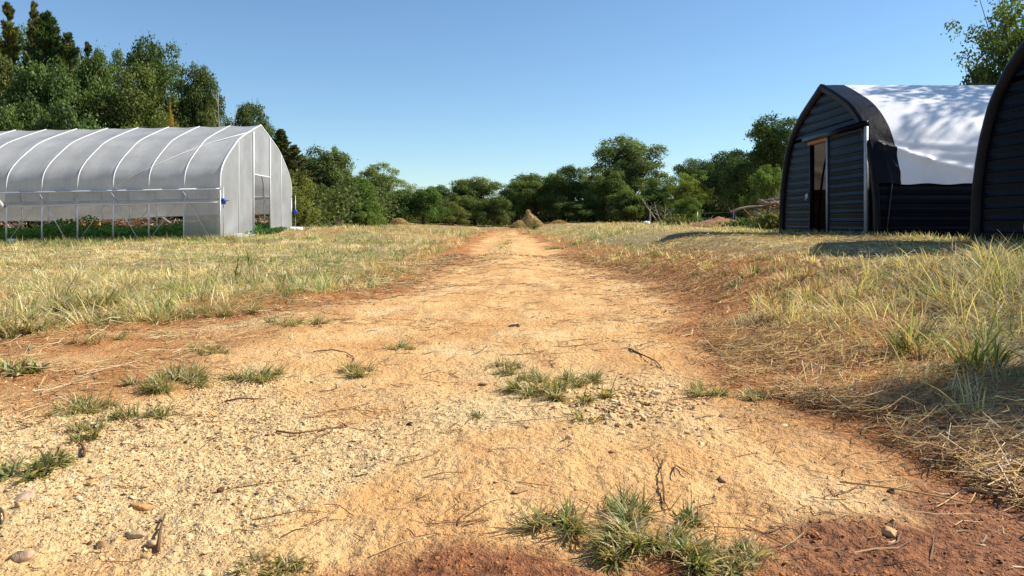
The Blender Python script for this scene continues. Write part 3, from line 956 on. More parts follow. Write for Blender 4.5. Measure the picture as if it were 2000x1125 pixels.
def leaves_mesh(name, P, N, L, W, col, along=None, droop=0.15):
    n = len(P)
    t = perp(N) if along is None else along / (np.linalg.norm(along, axis=1, keepdims=True) + 1e-9)
    b = np.cross(N, t); b /= np.linalg.norm(b, axis=1, keepdims=True) + 1e-9
    L = np.broadcast_to(L, (n,))[:, None]; W = np.broadcast_to(W, (n,))[:, None]
    V = np.stack([P - t * L * .5 - N * L * droop, P + b * W * .5, P + t * L * .5 - N * L * droop, P - b * W * .5], 1)
    q = np.arange(n * 4).reshape(-1, 4)
    return raw_mesh(name, V.reshape(-1, 3), [q], np.repeat(col, 4, 0))


def unit(n):
    d = RNG.normal(size=(n, 3))
    return d / np.linalg.norm(d, axis=1, keepdims=True)


GREENC = np.array([0.120, 0.156, 0.052])


def crown_broad(H, R, cb, nb, n, leaf, shell=(0.45, 0.92), brad=(0.24, 0.40), base=GREENC, yellow=0.16, flat=0.95, top=0.0):
    """lumpy crown of leaves between heights cb and H; returns mesh arrays and blob centres"""
    d = unit(nb)
    d[:, 2] = np.where(d[:, 2] < -0.5, -d[:, 2], d[:, 2])
    rr = RNG.uniform(shell[0], shell[1], nb)[:, None]
    zc = cb + (H - cb) * (0.48 + top); hz = (H - cb) * 0.52
    br = RNG.uniform(brad[0], brad[1], nb) * R
    C = d * rr * np.array([R, R, hz]) + np.array([0, 0, zc])
    C[:, :2] -= d[:, :2] * br[:, None] * 0.5
    C[:, 2] = np.minimum(C[:, 2], H - br * flat * 0.9)
    k = RNG.choice(nb, n, p=br ** 2 / (br ** 2).sum())
    e = unit(n)
    e[:, 2] = np.where((e[:, 2] < -0.2) & (RNG.random(n) < 0.65), -e[:, 2], e[:, 2])
    rad = br[k] * RNG.uniform(0.45, 1.12, n) ** 0.7
    P = C[k] + e * rad[:, None] * np.array([1, 1, flat])
    P += unit(n) * (RNG.exponential(0.10, n) * R * 0.35)[:, None]
    P[:, 2] = np.maximum(P[:, 2], 0.05 + RNG.random(n) * 0.2)
    N = e * 0.75 + unit(n) * 0.8 + np.array([0, 0, 0.2])
    N /= np.linalg.norm(N, axis=1, keepdims=True)
    bt = RNG.uniform(0.75, 1.25, nb)[k][:, None]
    col = base * bt * RNG.uniform(0.65, 1.4, (n, 1))
    ye = (RNG.random(n) < yellow)[:, None]
    col = np.where(ye, col * np.array([1.45, 1.3, 0.9]), col)
    return P, N, leaf * RNG.uniform(0.6, 1.4, n), col, C, br


def limbs(C, H, r0, cb, lean=(0, 0), nmax=16, multi=1):
    mb = MB()
    top = H * 0.72
    for s in range(multi):
        off = RNG.normal(0, 0.25, 2) * (multi > 1)
        t = np.linspace(0, 1, 7)
        px_ = lean[0] * t + off[0] * (1 + 2.5 * t) + 0.12 * np.sin(t * 5 + s) * r0 * 4
        py_ = lean[1] * t + off[1] * (1 + 2.5 * t)
        P = np.stack([px_, py_, -0.15 + t * (top + 0.15)], -1)
        mb.tube(P, r0 * (1 - 0.8 * t) / (multi ** 0.5) + 0.02, 8)
        idx = RNG.permutation(len(C))[:max(2, nmax // multi)]
        for c in C[idx]:
            f = np.clip((c[2] - 0.25 * H) / H, 0.12, 0.85) * 0.9
            f *= RNG.uniform(0.7, 1.0)
            a = np.array([np.interp(f, t, P[:, 0]), np.interp(f, t, P[:, 1]), np.interp(f, t, P[:, 2])])
            if c[2] < a[2]: a[2] = max(c[2] * 0.7, 0.1)
            m_ = a * 0.45 + c * 0.55 + np.array([0, 0, 0.12 * np.linalg.norm(c - a)]) * RNG.uniform(-0.4, 1)
            rr = r0 * 0.35 * (1 - f) + 0.012
            mb.tube(np.array([a, (a + m_) / 2 + RNG.normal(0, .05, 3), m_, (m_ + c) / 2 + RNG.normal(0, .06, 3), c]), np.linspace(rr, rr * 0.3, 5), 5)
    return mb


PROTO = {}


def proto(kind):
    if kind in PROTO: return PROTO[kind]
    k = kind.rstrip('0123456789')
    if k == 'oak':        # dense broadleaf, unit height 10
        P, N, L, col, C, br = crown_broad(10, 3.6, 1.4, 95, 32000, 0.175, shell=(0.3, 1.0), brad=(0.13, 0.27))
        tr = limbs(C, 10, 0.28, 1.4, nmax=22)
    elif k == 'dome':     # round dense
        P, N, L, col, C, br = crown_broad(10, 4.6, 0.8, 110, 32000, 0.20, shell=(0.3, 1.0), brad=(0.12, 0.24))
        tr = limbs(C, 10, 0.3, 1, nmax=20)
    elif k == 'loose':    # looser tree, gaps
        P, N, L, col, C, br = crown_broad(10, 3.8, 1.2, 100, 20000, 0.165, shell=(0.3, 1.0), brad=(0.10, 0.20), yellow=0.25, base=GREENC * 1.25)
        tr = limbs(C, 10, 0.2, 1.2, nmax=40)
    elif k == 'airy':     # thin, twiggy top
        P, N, L, col, C, br = crown_broad(10, 3.4, 2.4, 80, 7500, 0.15, shell=(0.25, 1.0), brad=(0.09, 0.18), yellow=0.3, base=GREENC * 1.3)
        tr = limbs(C, 10, 0.16, 2.4, nmax=60)
    elif k == 'bush':     # to the ground, height 10 wide 6
        P, N, L, col, C, br = crown_broad(10, 6.0, 0.0, 100, 30000, 0.28, shell=(0.3, 0.97), brad=(0.11, 0.24), top=-0.12)
        tr = limbs(C, 8, 0.18, 0.3, nmax=18, multi=3)
    elif k == 'thicket':  # dense column to the ground
        P, N, L, col, C, br = crown_broad(10, 4.2, 0.0, 110, 32000, 0.205, shell=(0.3, 0.98), brad=(0.12, 0.26), top=-0.05)
        tr = limbs(C, 9, 0.22, 0.3, nmax=24, multi=2)
    elif k == 'cedar' or k == 'spire':
        R = 2.9 if k == 'cedar' else 1.7
        nbr = 230 if k == 'cedar' else 210
        per = 95
        zz = 10 * RNG.uniform(0.02, 0.985, nbr) ** 0.95
        aa = RNG.uniform(0, 6.3, nbr)
        rl = R * (1 - (zz / 10) ** 1.15) ** 0.85 * RNG.uniform(0.45, 1.25, nbr) + 0.10
        mb = MB()
        t = np.linspace(0, 1, 6)
        mb.tube(np.stack([0 * t, 0 * t, -0.15 + t * 9.9], -1), 0.24 * (1 - t) + 0.015, 7)
        PP, DD, cc = [], [], []
        for b in range(nbr):
            rise = 0.15 + 0.75 * zz[b] / 10 + RNG.normal(0, 0.15)
            d = np.array([math.cos(aa[b]), math.sin(aa[b]), rise]); d /= np.linalg.norm(d)
            o = np.array([0, 0, zz[b] * 0.97])
            mb.tube(np.array([o, o + d * rl[b] * 0.5 - [0, 0, 0.06], o + d * rl[b]]), [0.035, 0.022, 0.008], 4, caps=False)
            s = RNG.uniform(0.12, 1.08, per) ** 0.7
            side = RNG.normal(0, 1, (per, 3)); side[:, 2] = side[:, 2] * 0.6 + 0.05
            wd = 0.19 * rl[b] * (1.15 - s)[:, None] + 0.035
            p = o + d * (s * rl[b])[:, None] + side * wd * 0.7
            PP.append(p); dd = d + side * 0.6 + np.array([0, 0, 0.2]); DD.append(dd)
            cc.append(np.full(per, RNG.uniform(0.75, 1.3)))
        P = np.vstack(PP); D = np.vstack(DD); n = len(P)
        col = np.array([0.090, 0.118, 0.043]) * np.concatenate(cc)[:, None] * RNG.uniform(0.65, 1.4, (n, 1))
        br_ = (RNG.random(n) < 0.14)[:, None]
        col = np.where(br_, col * np.array([1.9, 1.15, 0.8]), col)
        me = leaves_mesh('crown', P, perp(D), 0.27 * RNG.uniform(0.6, 1.4, n), 0.08 * RNG.uniform(0.7, 1.4, n), col, along=D, droop=0.0)
        me.materials.append(M['leaf'])
        tm = raw_mesh('trunk', np.vstack(mb.v), ([np.vstack(mb.f3)] if mb.f3 else []) + [np.vstack(mb.f4)], None, True)
        tm.materials.append(M['bark'])
        PROTO[kind] = (me, tm)
        return PROTO[kind]
    else:
        raise ValueError(kind)
    me = leaves_mesh('crown', P, N, L, L * 0.62, col)
    me.materials.append(M['leaf'])
    tm = raw_mesh('trunk', np.vstack(tr.v), [np.vstack(tr.f3), np.vstack(tr.f4)], None, True)
    tm.materials.append(M['bark'])
    PROTO[kind] = (me, tm)
    return PROTO[kind]


def extent(me):
    co = np.empty(len(me.vertices) * 3, np.float32); me.vertices.foreach_get('co', co)
    co = co.reshape(-1, 3)
    return float(np.percentile(np.hypot(co[:, 0], co[:, 1]), 93)), float(np.percentile(co[:, 2], 99.8))




def plant(name, label, kind, px, pytop, hw, Y, tint=(1, 1, 1), group=None, cat='tree', lean=0.0, X=None, rz=None):
    me, tm = proto(kind)
    x = (px - 1000) / F * Y if X is None else X
    zb = float(height_smooth(x, Y))
    ztop = EYE + (HZ - pytop) / F * Y
    H = ztop - zb
    w = hw / F * Y
    pw, ph = extent(me)
    root = empty(name, (x, Y, zb - 0.05), RNG.uniform(0, 6.3) if rz is None else rz)
    sw = w / pw
    root.scale = (sw, sw, H / ph)
    if lean: root.rotation_euler = (0, lean, root.rotation_euler[2])
    tag(root, label, cat, group)
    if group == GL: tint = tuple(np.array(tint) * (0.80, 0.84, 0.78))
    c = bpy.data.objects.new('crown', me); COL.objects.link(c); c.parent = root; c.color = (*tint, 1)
    t = bpy.data.objects.new('trunk', tm); COL.objects.link(t); t.parent = root
    return root


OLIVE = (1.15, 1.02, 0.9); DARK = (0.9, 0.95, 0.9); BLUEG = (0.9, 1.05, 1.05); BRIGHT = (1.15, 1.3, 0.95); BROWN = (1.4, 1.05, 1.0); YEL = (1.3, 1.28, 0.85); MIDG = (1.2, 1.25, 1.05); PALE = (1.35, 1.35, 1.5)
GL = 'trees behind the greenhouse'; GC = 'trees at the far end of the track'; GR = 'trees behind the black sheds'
T = plant
MIDL = (0.92, 1.02, 0.88)
T('broadleaf_tree', 'dense dark tree filling the space behind the two thin cedar spires', 'thicket3', 34, 62, 66, 54, (0.8, 0.92, 0.8), GL)
T('broadleaf_tree', 'dense dark green tree behind the star topped and leaning cedars', 'thicket2', 118, 84, 62, 54, (0.82, 0.95, 0.8), GL)
T('cedar_tree', 'olive green cedar at the left edge with a pale pointed tip', 'spire1', 16, 8, 44, 50, (1.6, 1.42, 1.2), GL)
T('cedar_tree', 'thin brownish cedar spire with a bent tip beside the left edge cedar', 'spire2', 47, 3, 30, 52, (1.9, 1.5, 1.4), GL, lean=0.04)
T('cedar_tree', 'dark green cedar with star like top, tallest dark spire at left', 'cedar1', 92, 24, 72, 50, (0.75, 0.98, 0.95), GL)
T('cedar_tree', 'dark cedar leaning right beside the star topped cedar', 'cedar2', 128, 58, 56, 49, (0.9, 1.0, 0.85), GL, lean=0.05)
T('cedar_tree', 'small pointed pale green cedar between the cedars and the broad trees', 'spire1', 172, 84, 28, 52, OLIVE, GL)
T('broadleaf_tree', 'mid green tree with a ragged top right of the small pointed cedar', 'loose1', 215, 96, 42, 55, MIDL, GL)
T('broadleaf_tree', 'large round topped green tree behind the greenhouse', 'oak1', 303, 80, 62, 57, MIDL, GL)
T('cedar_tree', 'wide olive brown cedar with spreading crown in front of the large round topped tree', 'thicket3', 255, 128, 84, 47, (1.05, 0.98, 0.8), GL)
T('broadleaf_tree', 'dark upright tree right of the large round topped tree', 'oak2', 390, 130, 46, 50, DARK, GL)
T('broadleaf_tree', 'blue green tree in front of the left cedars', 'thicket1', 85, 118, 78, 46, BLUEG, GL)
T('broadleaf_tree', 'mid green leafy tree between the blue green tree and the wide cedar', 'thicket2', 165, 112, 62, 48, MIDL, GL)
T('broadleaf_tree', 'yellowish green tree at the left picture edge', 'thicket2', 8, 110, 60, 47, OLIVE, GL)
T('shrub', 'yellow green shrub just above the greenhouse roof below the wide cedar', 'bush1', 290, 222, 70, 43, YEL, GL, 'shrub')
T('shrub', 'green shrub above the greenhouse roof at the left edge', 'bush2', 30, 196, 62, 43, MIDL, GL, 'shrub')
T('shrub', 'dark green shrub above the greenhouse roof below the blue green tree', 'bush1', 150, 205, 72, 43, BLUEG, GL, 'shrub')
T('shrub', 'olive shrub above the greenhouse ridge between dark tree and dead tree', 'bush2', 424, 212, 36, 48, OLIVE, GL, 'shrub')
T('broadleaf_tree', 'round dark tree peeping over the end of the greenhouse ridge', 'dome1', 484, 203, 46, 62, DARK, GL)
T('sapling', 'small orange leaved sapling among the trees behind the greenhouse', 'airy1', 336, 204, 10, 42.5, (2.8, 1.35, 0.6), GL, 'sapling')
T('cedar_tree', 'dark cedar just behind the far corner of the greenhouse', 'cedar1', 548, 252, 44, 54, DARK, GC)
T('cedar_tree', 'olive brown cedar right of the greenhouse end wall', 'cedar2', 574, 282, 44, 50, (1.2, 1.0, 0.85), GC)
T('shrub', 'yellow brown shrub at the foot of the olive brown cedar', 'bush2', 578, 345, 36, 46, (1.4, 1.22, 0.8), GC, 'shrub')
T('vine_tree', 'dark vine covered tree with a narrow top right of the olive cedar', 'thicket1', 632, 288, 56, 58, DARK, GC)
T('broadleaf_tree', 'thin twiggy tree top rising beside the vine covered tree', 'airy2', 662, 285, 30, 62, PALE, GC)
T('shrub', 'bright green shrub below the vine covered tree', 'bush1', 690, 345, 44, 60, (0.95, 1.2, 0.8), GC, 'shrub')
T('shrub', 'low bright green shrub at the field edge right of the dark stump', 'bush2', 712, 392, 32, 57, BRIGHT, GC, 'shrub')
T('broadleaf_tree', 'pale green open crowned tree left of the low dip', 'loose2', 736, 318, 48, 76, PALE, GC)
T('broadleaf_tree', 'airy pale twiggy tree between open crowned tree and round shrub', 'airy1', 800, 352, 42, 84, PALE, GC)
T('shrub', 'round dense dark green shrub behind the small hay pile', 'bush1', 824, 368, 50, 72, (0.85, 1.1, 0.9), GC, 'shrub')
T('broadleaf_tree', 'small dark tree behind the round shrub', 'oak1', 852, 361, 30, 86, DARK, GC)
T('shrub', 'lower olive shrub right of the round dense shrub', 'bush2', 880, 394, 36, 76, OLIVE, GC, 'shrub')
T('broadleaf_tree', 'broad round tree left of the haystack', 'dome2', 928, 347, 54, 90, MIDG, GC)
T('shrub', 'dark sloping shrub at the right foot of the broad round tree', 'bush1', 962, 384, 40, 82, DARK, GC, 'shrub')
T('conifer', 'tiny bluish pointed conifer in the gap above the haystack', 'spire2', 988, 368, 7, 96, BLUEG, GC)
T('broadleaf_tree', 'rounded tree behind the haystack', 'dome1', 1043, 340, 52, 88, MIDG, GC)
T('vine_tree', 'vine draped tree with uneven top right of the haystack', 'thicket2', 1100, 324, 40, 86, (0.95, 1.05, 1.0), GC)
T('broadleaf_tree', 'narrow airy tree right of the vine draped tree', 'loose1', 1141, 326, 22, 90, PALE, GC)
T('shrub', 'dark shrub filling the foot of the vine draped tree', 'bush2', 1135, 390, 50, 82, DARK, GC, 'shrub')
T('broadleaf_tree', 'tallest airy tree in the middle with sky showing through its crown', 'oak1', 1230, 266, 66, 86, (1.3, 1.3, 1.4), GC)
T('broadleaf_tree', 'lower leafy tree at the left foot of the tallest airy tree', 'thicket1', 1188, 330, 42, 82, MIDG, GC)
T('shrub', 'rounded green shrub closing the gap left of the haystack', 'thicket3', 1008, 356, 34, 87, MIDG, GC, 'shrub')
T('broadleaf_tree', 'green tree filling the row between the rounded tree and the vine draped tree', 'thicket2', 1074, 342, 38, 90, (1.1, 1.15, 1.0), GC)
T('broadleaf_tree', 'leafy tree between the narrow airy tree and the tallest tree', 'thicket3', 1163, 342, 36, 88, (1.15, 1.2, 1.05), GC)
T('shrub', 'low leafy shrub right of the lower olive shrub', 'thicket1', 898, 378, 34, 84, (1.1, 1.1, 1.0), GC, 'shrub')
T('shrub', 'mid green shrub at the foot of the tallest airy tree', 'bush1', 1240, 372, 54, 78, MIDG, GC, 'shrub')
T('broadleaf_tree', 'mid height green tree right of the tallest airy tree', 'thicket2', 1285, 348, 36, 78, (1.0, 1.2, 1.0), GC)
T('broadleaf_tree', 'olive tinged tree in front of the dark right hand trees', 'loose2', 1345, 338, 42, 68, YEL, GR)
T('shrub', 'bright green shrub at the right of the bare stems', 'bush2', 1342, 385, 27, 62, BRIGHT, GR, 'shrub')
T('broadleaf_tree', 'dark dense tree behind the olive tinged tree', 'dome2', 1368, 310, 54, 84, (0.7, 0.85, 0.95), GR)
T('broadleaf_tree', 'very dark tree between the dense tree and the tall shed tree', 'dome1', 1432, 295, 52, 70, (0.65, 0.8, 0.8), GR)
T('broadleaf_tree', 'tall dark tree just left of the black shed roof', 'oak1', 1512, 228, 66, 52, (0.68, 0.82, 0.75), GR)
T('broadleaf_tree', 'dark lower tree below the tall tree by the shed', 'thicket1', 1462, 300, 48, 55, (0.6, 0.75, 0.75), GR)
T('shrub', 'bright green shrub behind the brush pile beside the shed', 'bush1', 1500, 322, 40, 36, BRIGHT, GR, 'shrub')
T('broadleaf_tree', 'leafy tree rising above the white roof at the upper right', 'airy2', 1985, -60, 112, 25, (0.85, 0.95, 0.9), GR)
T('shrub', 'dense dark foliage low behind the white roof ridge at right', 'thicket2', 1990, 58, 88, 23, (0.8, 0.9, 0.8), GR, 'shrub')
# the trees out of frame at the right whose shade falls on the white roof and on the grass, and one added to deepen it
T('broadleaf_tree', 'tall tree right of the frame, shading the white tarp roof', 'airy3', 0, -525, 235, 15.1, (1, 1, 1), GR, X=16.3)
T('broadleaf_tree', 'narrow dense tree right of the frame whose shadow tip lies on the straw', 'thicket1', 0, -2060, 225, 4.70, (1, 1, 1), GR, X=11.2)
T('broadleaf_tree', 'added unseen narrow tree right of the frame, deepening the shadow on the straw', 'thicket2', 0, -2327, 225, 5.08, (1, 1, 1), GR, X=13.0)  # extra tree added out of view only to make the straw shadow darker


def bare_tree(name, label, px, pyb_z, pytop, Y, n, r0, mat, spread=0.25, cat='dead tree', lean=0.0, multi=1):
    x = (px - 1000) / F * Y
    zb = float(height_smooth(x, Y)); H = EYE + (HZ - pytop) / F * Y - zb
    root = empty(name, (x, Y, zb)); tag(root, label, cat)
    tb = MB(); bb = MB()
    for s in range(multi):
        t = np.linspace(0, 1, 8)
        off = (s - (multi - 1) / 2) * 0.25
        P = np.stack([lean * H * t + off * (1 + 3 * t) + 0.02 * H * np.sin(6 * t + s), 0.05 * H * np.sin(4 * t + s), -0.1 + t * (H + 0.1) * (1 - 0.12 * s)], -1)
        tb.tube(P, r0 * (1 - 0.82 * t), 7)
        for k in range(n):
            f = RNG.uniform(0.35, 0.95)
            a = np.array([np.interp(f, t, P[:, i]) for i in range(3)])
            th = RNG.uniform(0, 6.3); L = H * spread * RNG.uniform(0.5, 1.2) * (1.1 - f * 0.6)
            d = np.array([math.cos(th), math.sin(th) * 0.6, RNG.uniform(0.5, 1.4)]); d /= np.linalg.norm(d)
            bb.tube(np.array([a, a + d * L * .5 + RNG.normal(0, .03, 3) * L, a + d * L]), [r0 * .3, r0 * .2, r0 * .06], 5)
    tb.build('trunk', mat, root, smooth=True)
    if n: bb.build('branches', mat, root, smooth=True)
    return root


bare_tree('dead_tree', 'leafless dead tree with forked twigs above the greenhouse ridge', 440, 0, 182, 46, 9, 0.055, M['palebark'], 0.22, lean=0.03, multi=2)
bare_tree('dead_snag', 'pale bare trunk standing at the field edge left of the bare stems', 1268, 0, 402, 66, 0, 0.13, M['palebark'], cat='dead tree', lean=0.09)
bare_tree('bare_shrub', 'bare many stemmed shrub at the field edge below the mid height tree', 1299, 0, 388, 65, 9, 0.06, M['palebark'], 0.4, cat='shrub', multi=5)


def undergrowth():
    line = np.array([(-60, 40), (-40, 40.5), (-24, 41), (-15.5, 44), (-14.5, 50), (-14, 58), (-13, 74), (-9, 90), (0, 99), (12, 96), (20, 88), (24, 76), (26, 62), (28, 52), (30, 44), (40, 36), (60, 32)], float)
    seg = np.linalg.norm(np.diff(line, axis=0), axis=1); cum = np.concatenate([[0], np.cumsum(seg)])
    n = 190000
    s = RNG.uniform(0, cum[-1], n)
    x = np.interp(s, cum, line[:, 0]); y = np.interp(s, cum, line[:, 1])
    x += RNG.normal(0, 1.1, n); y += RNG.normal(0, 1.1, n)
    top = 2.0 + 2.4 * fbm(s * 0.35, s * 0 + 3, 151, 3)
    z = height_smooth(x, y) + RNG.uniform(0, 1, n) ** 1.15 * top
    P = np.stack([x, y, z], -1)
    N = unit(n) + np.array([0, 0, 0.5]); N /= np.linalg.norm(N, axis=1, keepdims=True)
    col = GREENC * 0.85 * (0.7 + 0.6 * fbm(s * 0.6, z, 161, 2))[:, None] * RNG.uniform(0.6, 1.4, (n, 1))
    me = leaves_mesh('undergrowth', P, N, 0.30 * RNG.uniform(0.6, 1.4, n), 0.19, col)
    tag(link('undergrowth', me, M['crop']), 'dark tangled undergrowth below the trees round the field', 'undergrowth', kind='stuff')


undergrowth()


# ------------------------------------------------------------------ greenhouse
XE, YN, YF = -10.26, 26.0, 34.4
GW = YF - YN
BAY = 1.252
NR = 13
ZB = 0.10
half_u = np.array([0, 0, 0.07, 0.42, 1.20, 1.94, 3.28, 4.2])
half_h = np.array([1.0, 1.79, 2.34, 2.80, 3.36, 3.78, 4.26, 4.56])


def catmull(P, m):
    P = np.asarray(P, float)
    out = []
    Q = np.vstack([2 * P[0] - P[1], P, 2 * P[-1] - P[-2]])
    for i in range(1, len(Q) - 2):
        p0, p1, p2, p3 = Q[i - 1], Q[i], Q[i + 1], Q[i + 2]
        for t in np.linspace(0, 1, m, endpoint=False):
            out.append(0.5 * ((2 * p1) + (-p0 + p2) * t + (2 * p0 - 5 * p1 + 4 * p2 - p3) * t ** 2 + (-p0 + 3 * p1 - 3 * p2 + p3) * t ** 3))
    out.append(P[-1])
    return np.array(out)


_h = catmull(np.stack([half_u, half_h], -1)[1:], 5)
GPROF = np.vstack([_h, np.stack([GW - _h[::-1][1:, 0], _h[::-1][1:, 1]], -1)])   # hip to hip


def slope(x):
    return 0.02 * (x - XE)


def gh(x, u, h):
    return np.array([x, YN + u, ZB + h + slope(x)])


def build_greenhouse():
    root = empty('greenhouse', (XE, YN, ZB))
    O = np.array([XE, YN, ZB])
    tag(root, 'translucent plastic covered hoop greenhouse with open sides at the left of the field', 'greenhouse')

    def put(mb, name, mat, smooth=False, parent=root):
        mb.v = [v - O for v in mb.v]
        return mb.build(name, mat, parent, smooth)
    xs_r = [XE - BAY * k for k in range(NR + 1)]
    # roof film, sagging a little between ribs
    xs = np.linspace(xs_r[-1], XE, NR * 10 + 1)
    arc = np.concatenate([[0], np.cumsum(np.linalg.norm(np.diff(GPROF, axis=0), axis=1))])
    G = np.zeros((len(xs), len(GPROF), 3))
    cu, ch = GW / 2, 1.6
    for i, x in enumerate(xs):
        ph = ((XE - x) / BAY) % 1.0
        sag = 0.035 * math.sin(math.pi * ph) ** 2
        for j, (u, h) in enumerate(GPROF):
            d = np.array([cu - u, ch - h]); d /= np.linalg.norm(d)
            wr = 0.012 * (vnoise(x * 3.1, arc[j] * 1.1, 5) - 0.5) + 0.006 * (vnoise(x * 9 + arc[j] * 4, arc[j] * 2, 6) - 0.5)
            e = min(1, 6 * min(arc[j], arc[-1] - arc[j]) / 1.0)
            G[i, j] = gh(x, u + d[0] * (sag + wr) * e, h + d[1] * (sag + wr) * e)
    put(MB().grid(G), 'roof_film', M['film'], True)
    # ribs with their posts, one part each
    for k, x in enumerate(xs_r):
        mb = MB()
        out = []
        for (u, h) in GPROF:
            d = np.array([u - cu, h - ch]); d /= np.linalg.norm(d)
            out.append(gh(x, u + d[0] * 0.012, h + d[1] * 0.012))
        mb.tube(out, 0.017 if k else 0.032, 6)
        put(mb, 'rib', M['whitepipe'], True)
        for u in (0.0, GW):
            z = float(gh_plane(x, YN + u)) - 0.15 - (0.12 if k == 6 and u == 0 else 0)
            p = MB().tube([(x, YN + u, z), gh(x, u, 1.75)], 0.030, 7)
            put(p, 'post', M['pipe'], True)
    # hip boards, roll bars
    xa, xb = xs_r[-1], XE
    for u, s in ((0.0, -1), (GW, 1)):
        put(MB().tube([gh(x, u + s * 0.035, 1.79) for x in (xa, xb)], 0.032, 6), 'hip_rail', M['pipe'], True)
    bx = np.linspace(xs_r[6], XE - 0.02, 40)
    bh = 1.32 + 0.015 * np.sin(bx * 2.0) + 0.0 * bx
    put(MB().tube([gh(x, -0.10, h) for x, h in zip(bx, bh)], 0.030, 7), 'roll_bar', M['whitepipe'], True)
    # near curtain: hip down to the bar
    G = np.zeros((len(bx), 7, 3))
    for i, x in enumerate(bx):
        for j, t in enumerate(np.linspace(0, 1, 7)):
            wv = 0.03 * math.sin(j * 1.2) * (vnoise(x * 2.5 + t * 2, t * 3, 8) - 0.5)
            G[i, j] = gh(x, -0.045 - 0.05 * t + wv, 1.77 * (1 - t) + bh[i] * t)
    put(MB().grid(G), 'side_curtain', M['filmclear'], True)
    # far curtain hangs lower, with slack folds
    fx = np.linspace(xa, XE - 0.02, 90)
    G = np.zeros((len(fx), 9, 3))
    low = 1.02 + 0.09 * sst(-16, -22, fx) * 0 + 0.10 * (fbm(fx * 0.25, fx * 0, 9, 2) - 0.5) - 0.10 * sst(-13, -19, fx)
    for i, x in enumerate(fx):
        for j, t in enumerate(np.linspace(0, 1, 9)):
            wv = 0.10 * (fbm(x * 0.8 + t * 3.0, t * 4 + x * 0.5, 10, 3) - 0.5) * math.sin(math.pi * t)
            G[i, j] = gh(x, GW + 0.05 + wv, 1.77 * (1 - t) + low[i] * t)
    put(MB().grid(G), 'side_curtain', M['film'], True)
    put(MB().tube([gh(x, GW + 0.06, l) for x, l in zip(fx, low)], 0.026, 6), 'roll_bar', M['pipe'], True)
    # fixed lower panel in the first bay
    x1 = xs_r[1]
    G = np.zeros((10, 10, 3))
    for i, x in enumerate(np.linspace(x1, XE, 10)):
        zb = 0.04
        for j, t in enumerate(np.linspace(0, 1, 10)):
            G[i, j] = gh(x, -0.05 + 0.012 * (vnoise(i * .9, j * .9, 12) - .5), 1.30 * (1 - t) + zb * t)
    put(MB().grid(G), 'lower_panel', M['filmclear'], True)
    put(MB().tube([gh(x1, -0.06, 1.3), gh(x1, -0.06, 0.02)], 0.022, 6), 'panel_batten', M['whitepipe'], True)
    put(MB().tube([gh(x1, -0.06, 0.03), gh(XE, -0.06, 0.03)], 0.022, 6), 'panel_batten', M['whitepipe'], True)
    # diagonal braces
    for k in (1, 3, 5):
        put(MB().tube([gh(xs_r[k], -0.115, 1.72), gh(xs_r[k] + 0.98, -0.115, -0.02)], 0.017, 5), 'brace', M['pipe'], True)
    for k in (1, 3, 5):
        put(MB().tube([gh(xs_r[k], 0.09, 1.74), gh(xs_r[k] - 1.3, 0.09, 0.02)], 0.016, 5), 'brace', M['pipe'], True)
        put(MB().tube([gh(xs_r[k], GW - 0.1, 1.74), gh(xs_r[k] - 1.3, GW - 0.1, 0.2)], 0.016, 5), 'brace', M['pipe'], True)

    # long wind brace under the film from the end arch down to the third rib
    def on_roof(x, f, off):
        j = f * (len(GPROF) - 1) / 2
        u = np.interp(j, np.arange(len(GPROF)), GPROF[:, 0]); h = np.interp(j, np.arange(len(GPROF)), GPROF[:, 1])
        d = np.array([u - cu, h - ch]); d /= np.linalg.norm(d)
        return gh(x, u + d[0] * off, h + d[1] * off)
    put(MB().tube([on_roof(x, f, 0.005) for x, f in zip(np.linspace(XE, xs_r[3], 24), np.linspace(0.78, 0.02, 24))], 0.018, 6), 'wind_brace', M['whitepipe'], True)
    for f in (0.42, 1.0, 1.58):
        put(MB().tube([on_roof(x, f, -0.06) for x in np.linspace(xa, XE, 60)], 0.020, 6), 'purlin', M['pipe'], True)

    # end wall at the right with a doorway
    D0, D1, DH = 3.24, 5.24, 2.5
    full = np.vstack([[[0, 0.0]], GPROF, [[GW, 0.25]]])

    def top_h(u):
        jj = np.argsort(GPROF[:, 0])
        return np.interp(u, GPROF[jj, 0], GPROF[jj, 1])
    def gplane(u):
        return 0.024 * u + 0.02
    mb = MB()
    for (u0, u1) in ((0.02, D0), (D1, GW - 0.02)):
        uu = np.unique(np.concatenate([np.linspace(u0, u1, 22), u0 + (u1 - u0) * np.linspace(0, 1, 18) ** 3 if u0 < 1 else u1 - (u1 - u0) * np.linspace(0, 1, 18) ** 3]))
        G = np.zeros((len(uu), 14, 3))
        for i, u in enumerate(uu):
            for j, t in enumerate(np.linspace(0, 1, 14)):
                h = gplane(u) * (1 - t) + top_h(u) * t
                G[i, j] = gh(XE + 0.02 + 0.012 * (vnoise(u * 2, h * 2, 14) - .5), u, h)
        mb.grid(G)
    uu = np.linspace(D0, D1, 16)
    G = np.array([[gh(XE + 0.02 + 0.012 * (vnoise(u * 2, h * 2, 14) - .5), u, h) for h in np.linspace(DH, top_h(u), 8)] for u in uu])
    mb.grid(G)
    put(mb, 'end_wall_film', M['filmend'], True)
    for u in (1.70, 6.80):
        put(MB().tube([gh(XE + 0.03, u, gplane(u)), gh(XE + 0.03, u, top_h(u) - 0.02)], 0.016, 6), 'end_stud', M['whitepipe'], True)
    for u in (D0, D1):
        put(MB().tube([gh(XE + 0.045, u, gplane(u) - 0.05), gh(XE + 0.045, u, top_h(u) - 0.05)], 0.035, 6), 'door_post', M['whitepipe'], True)
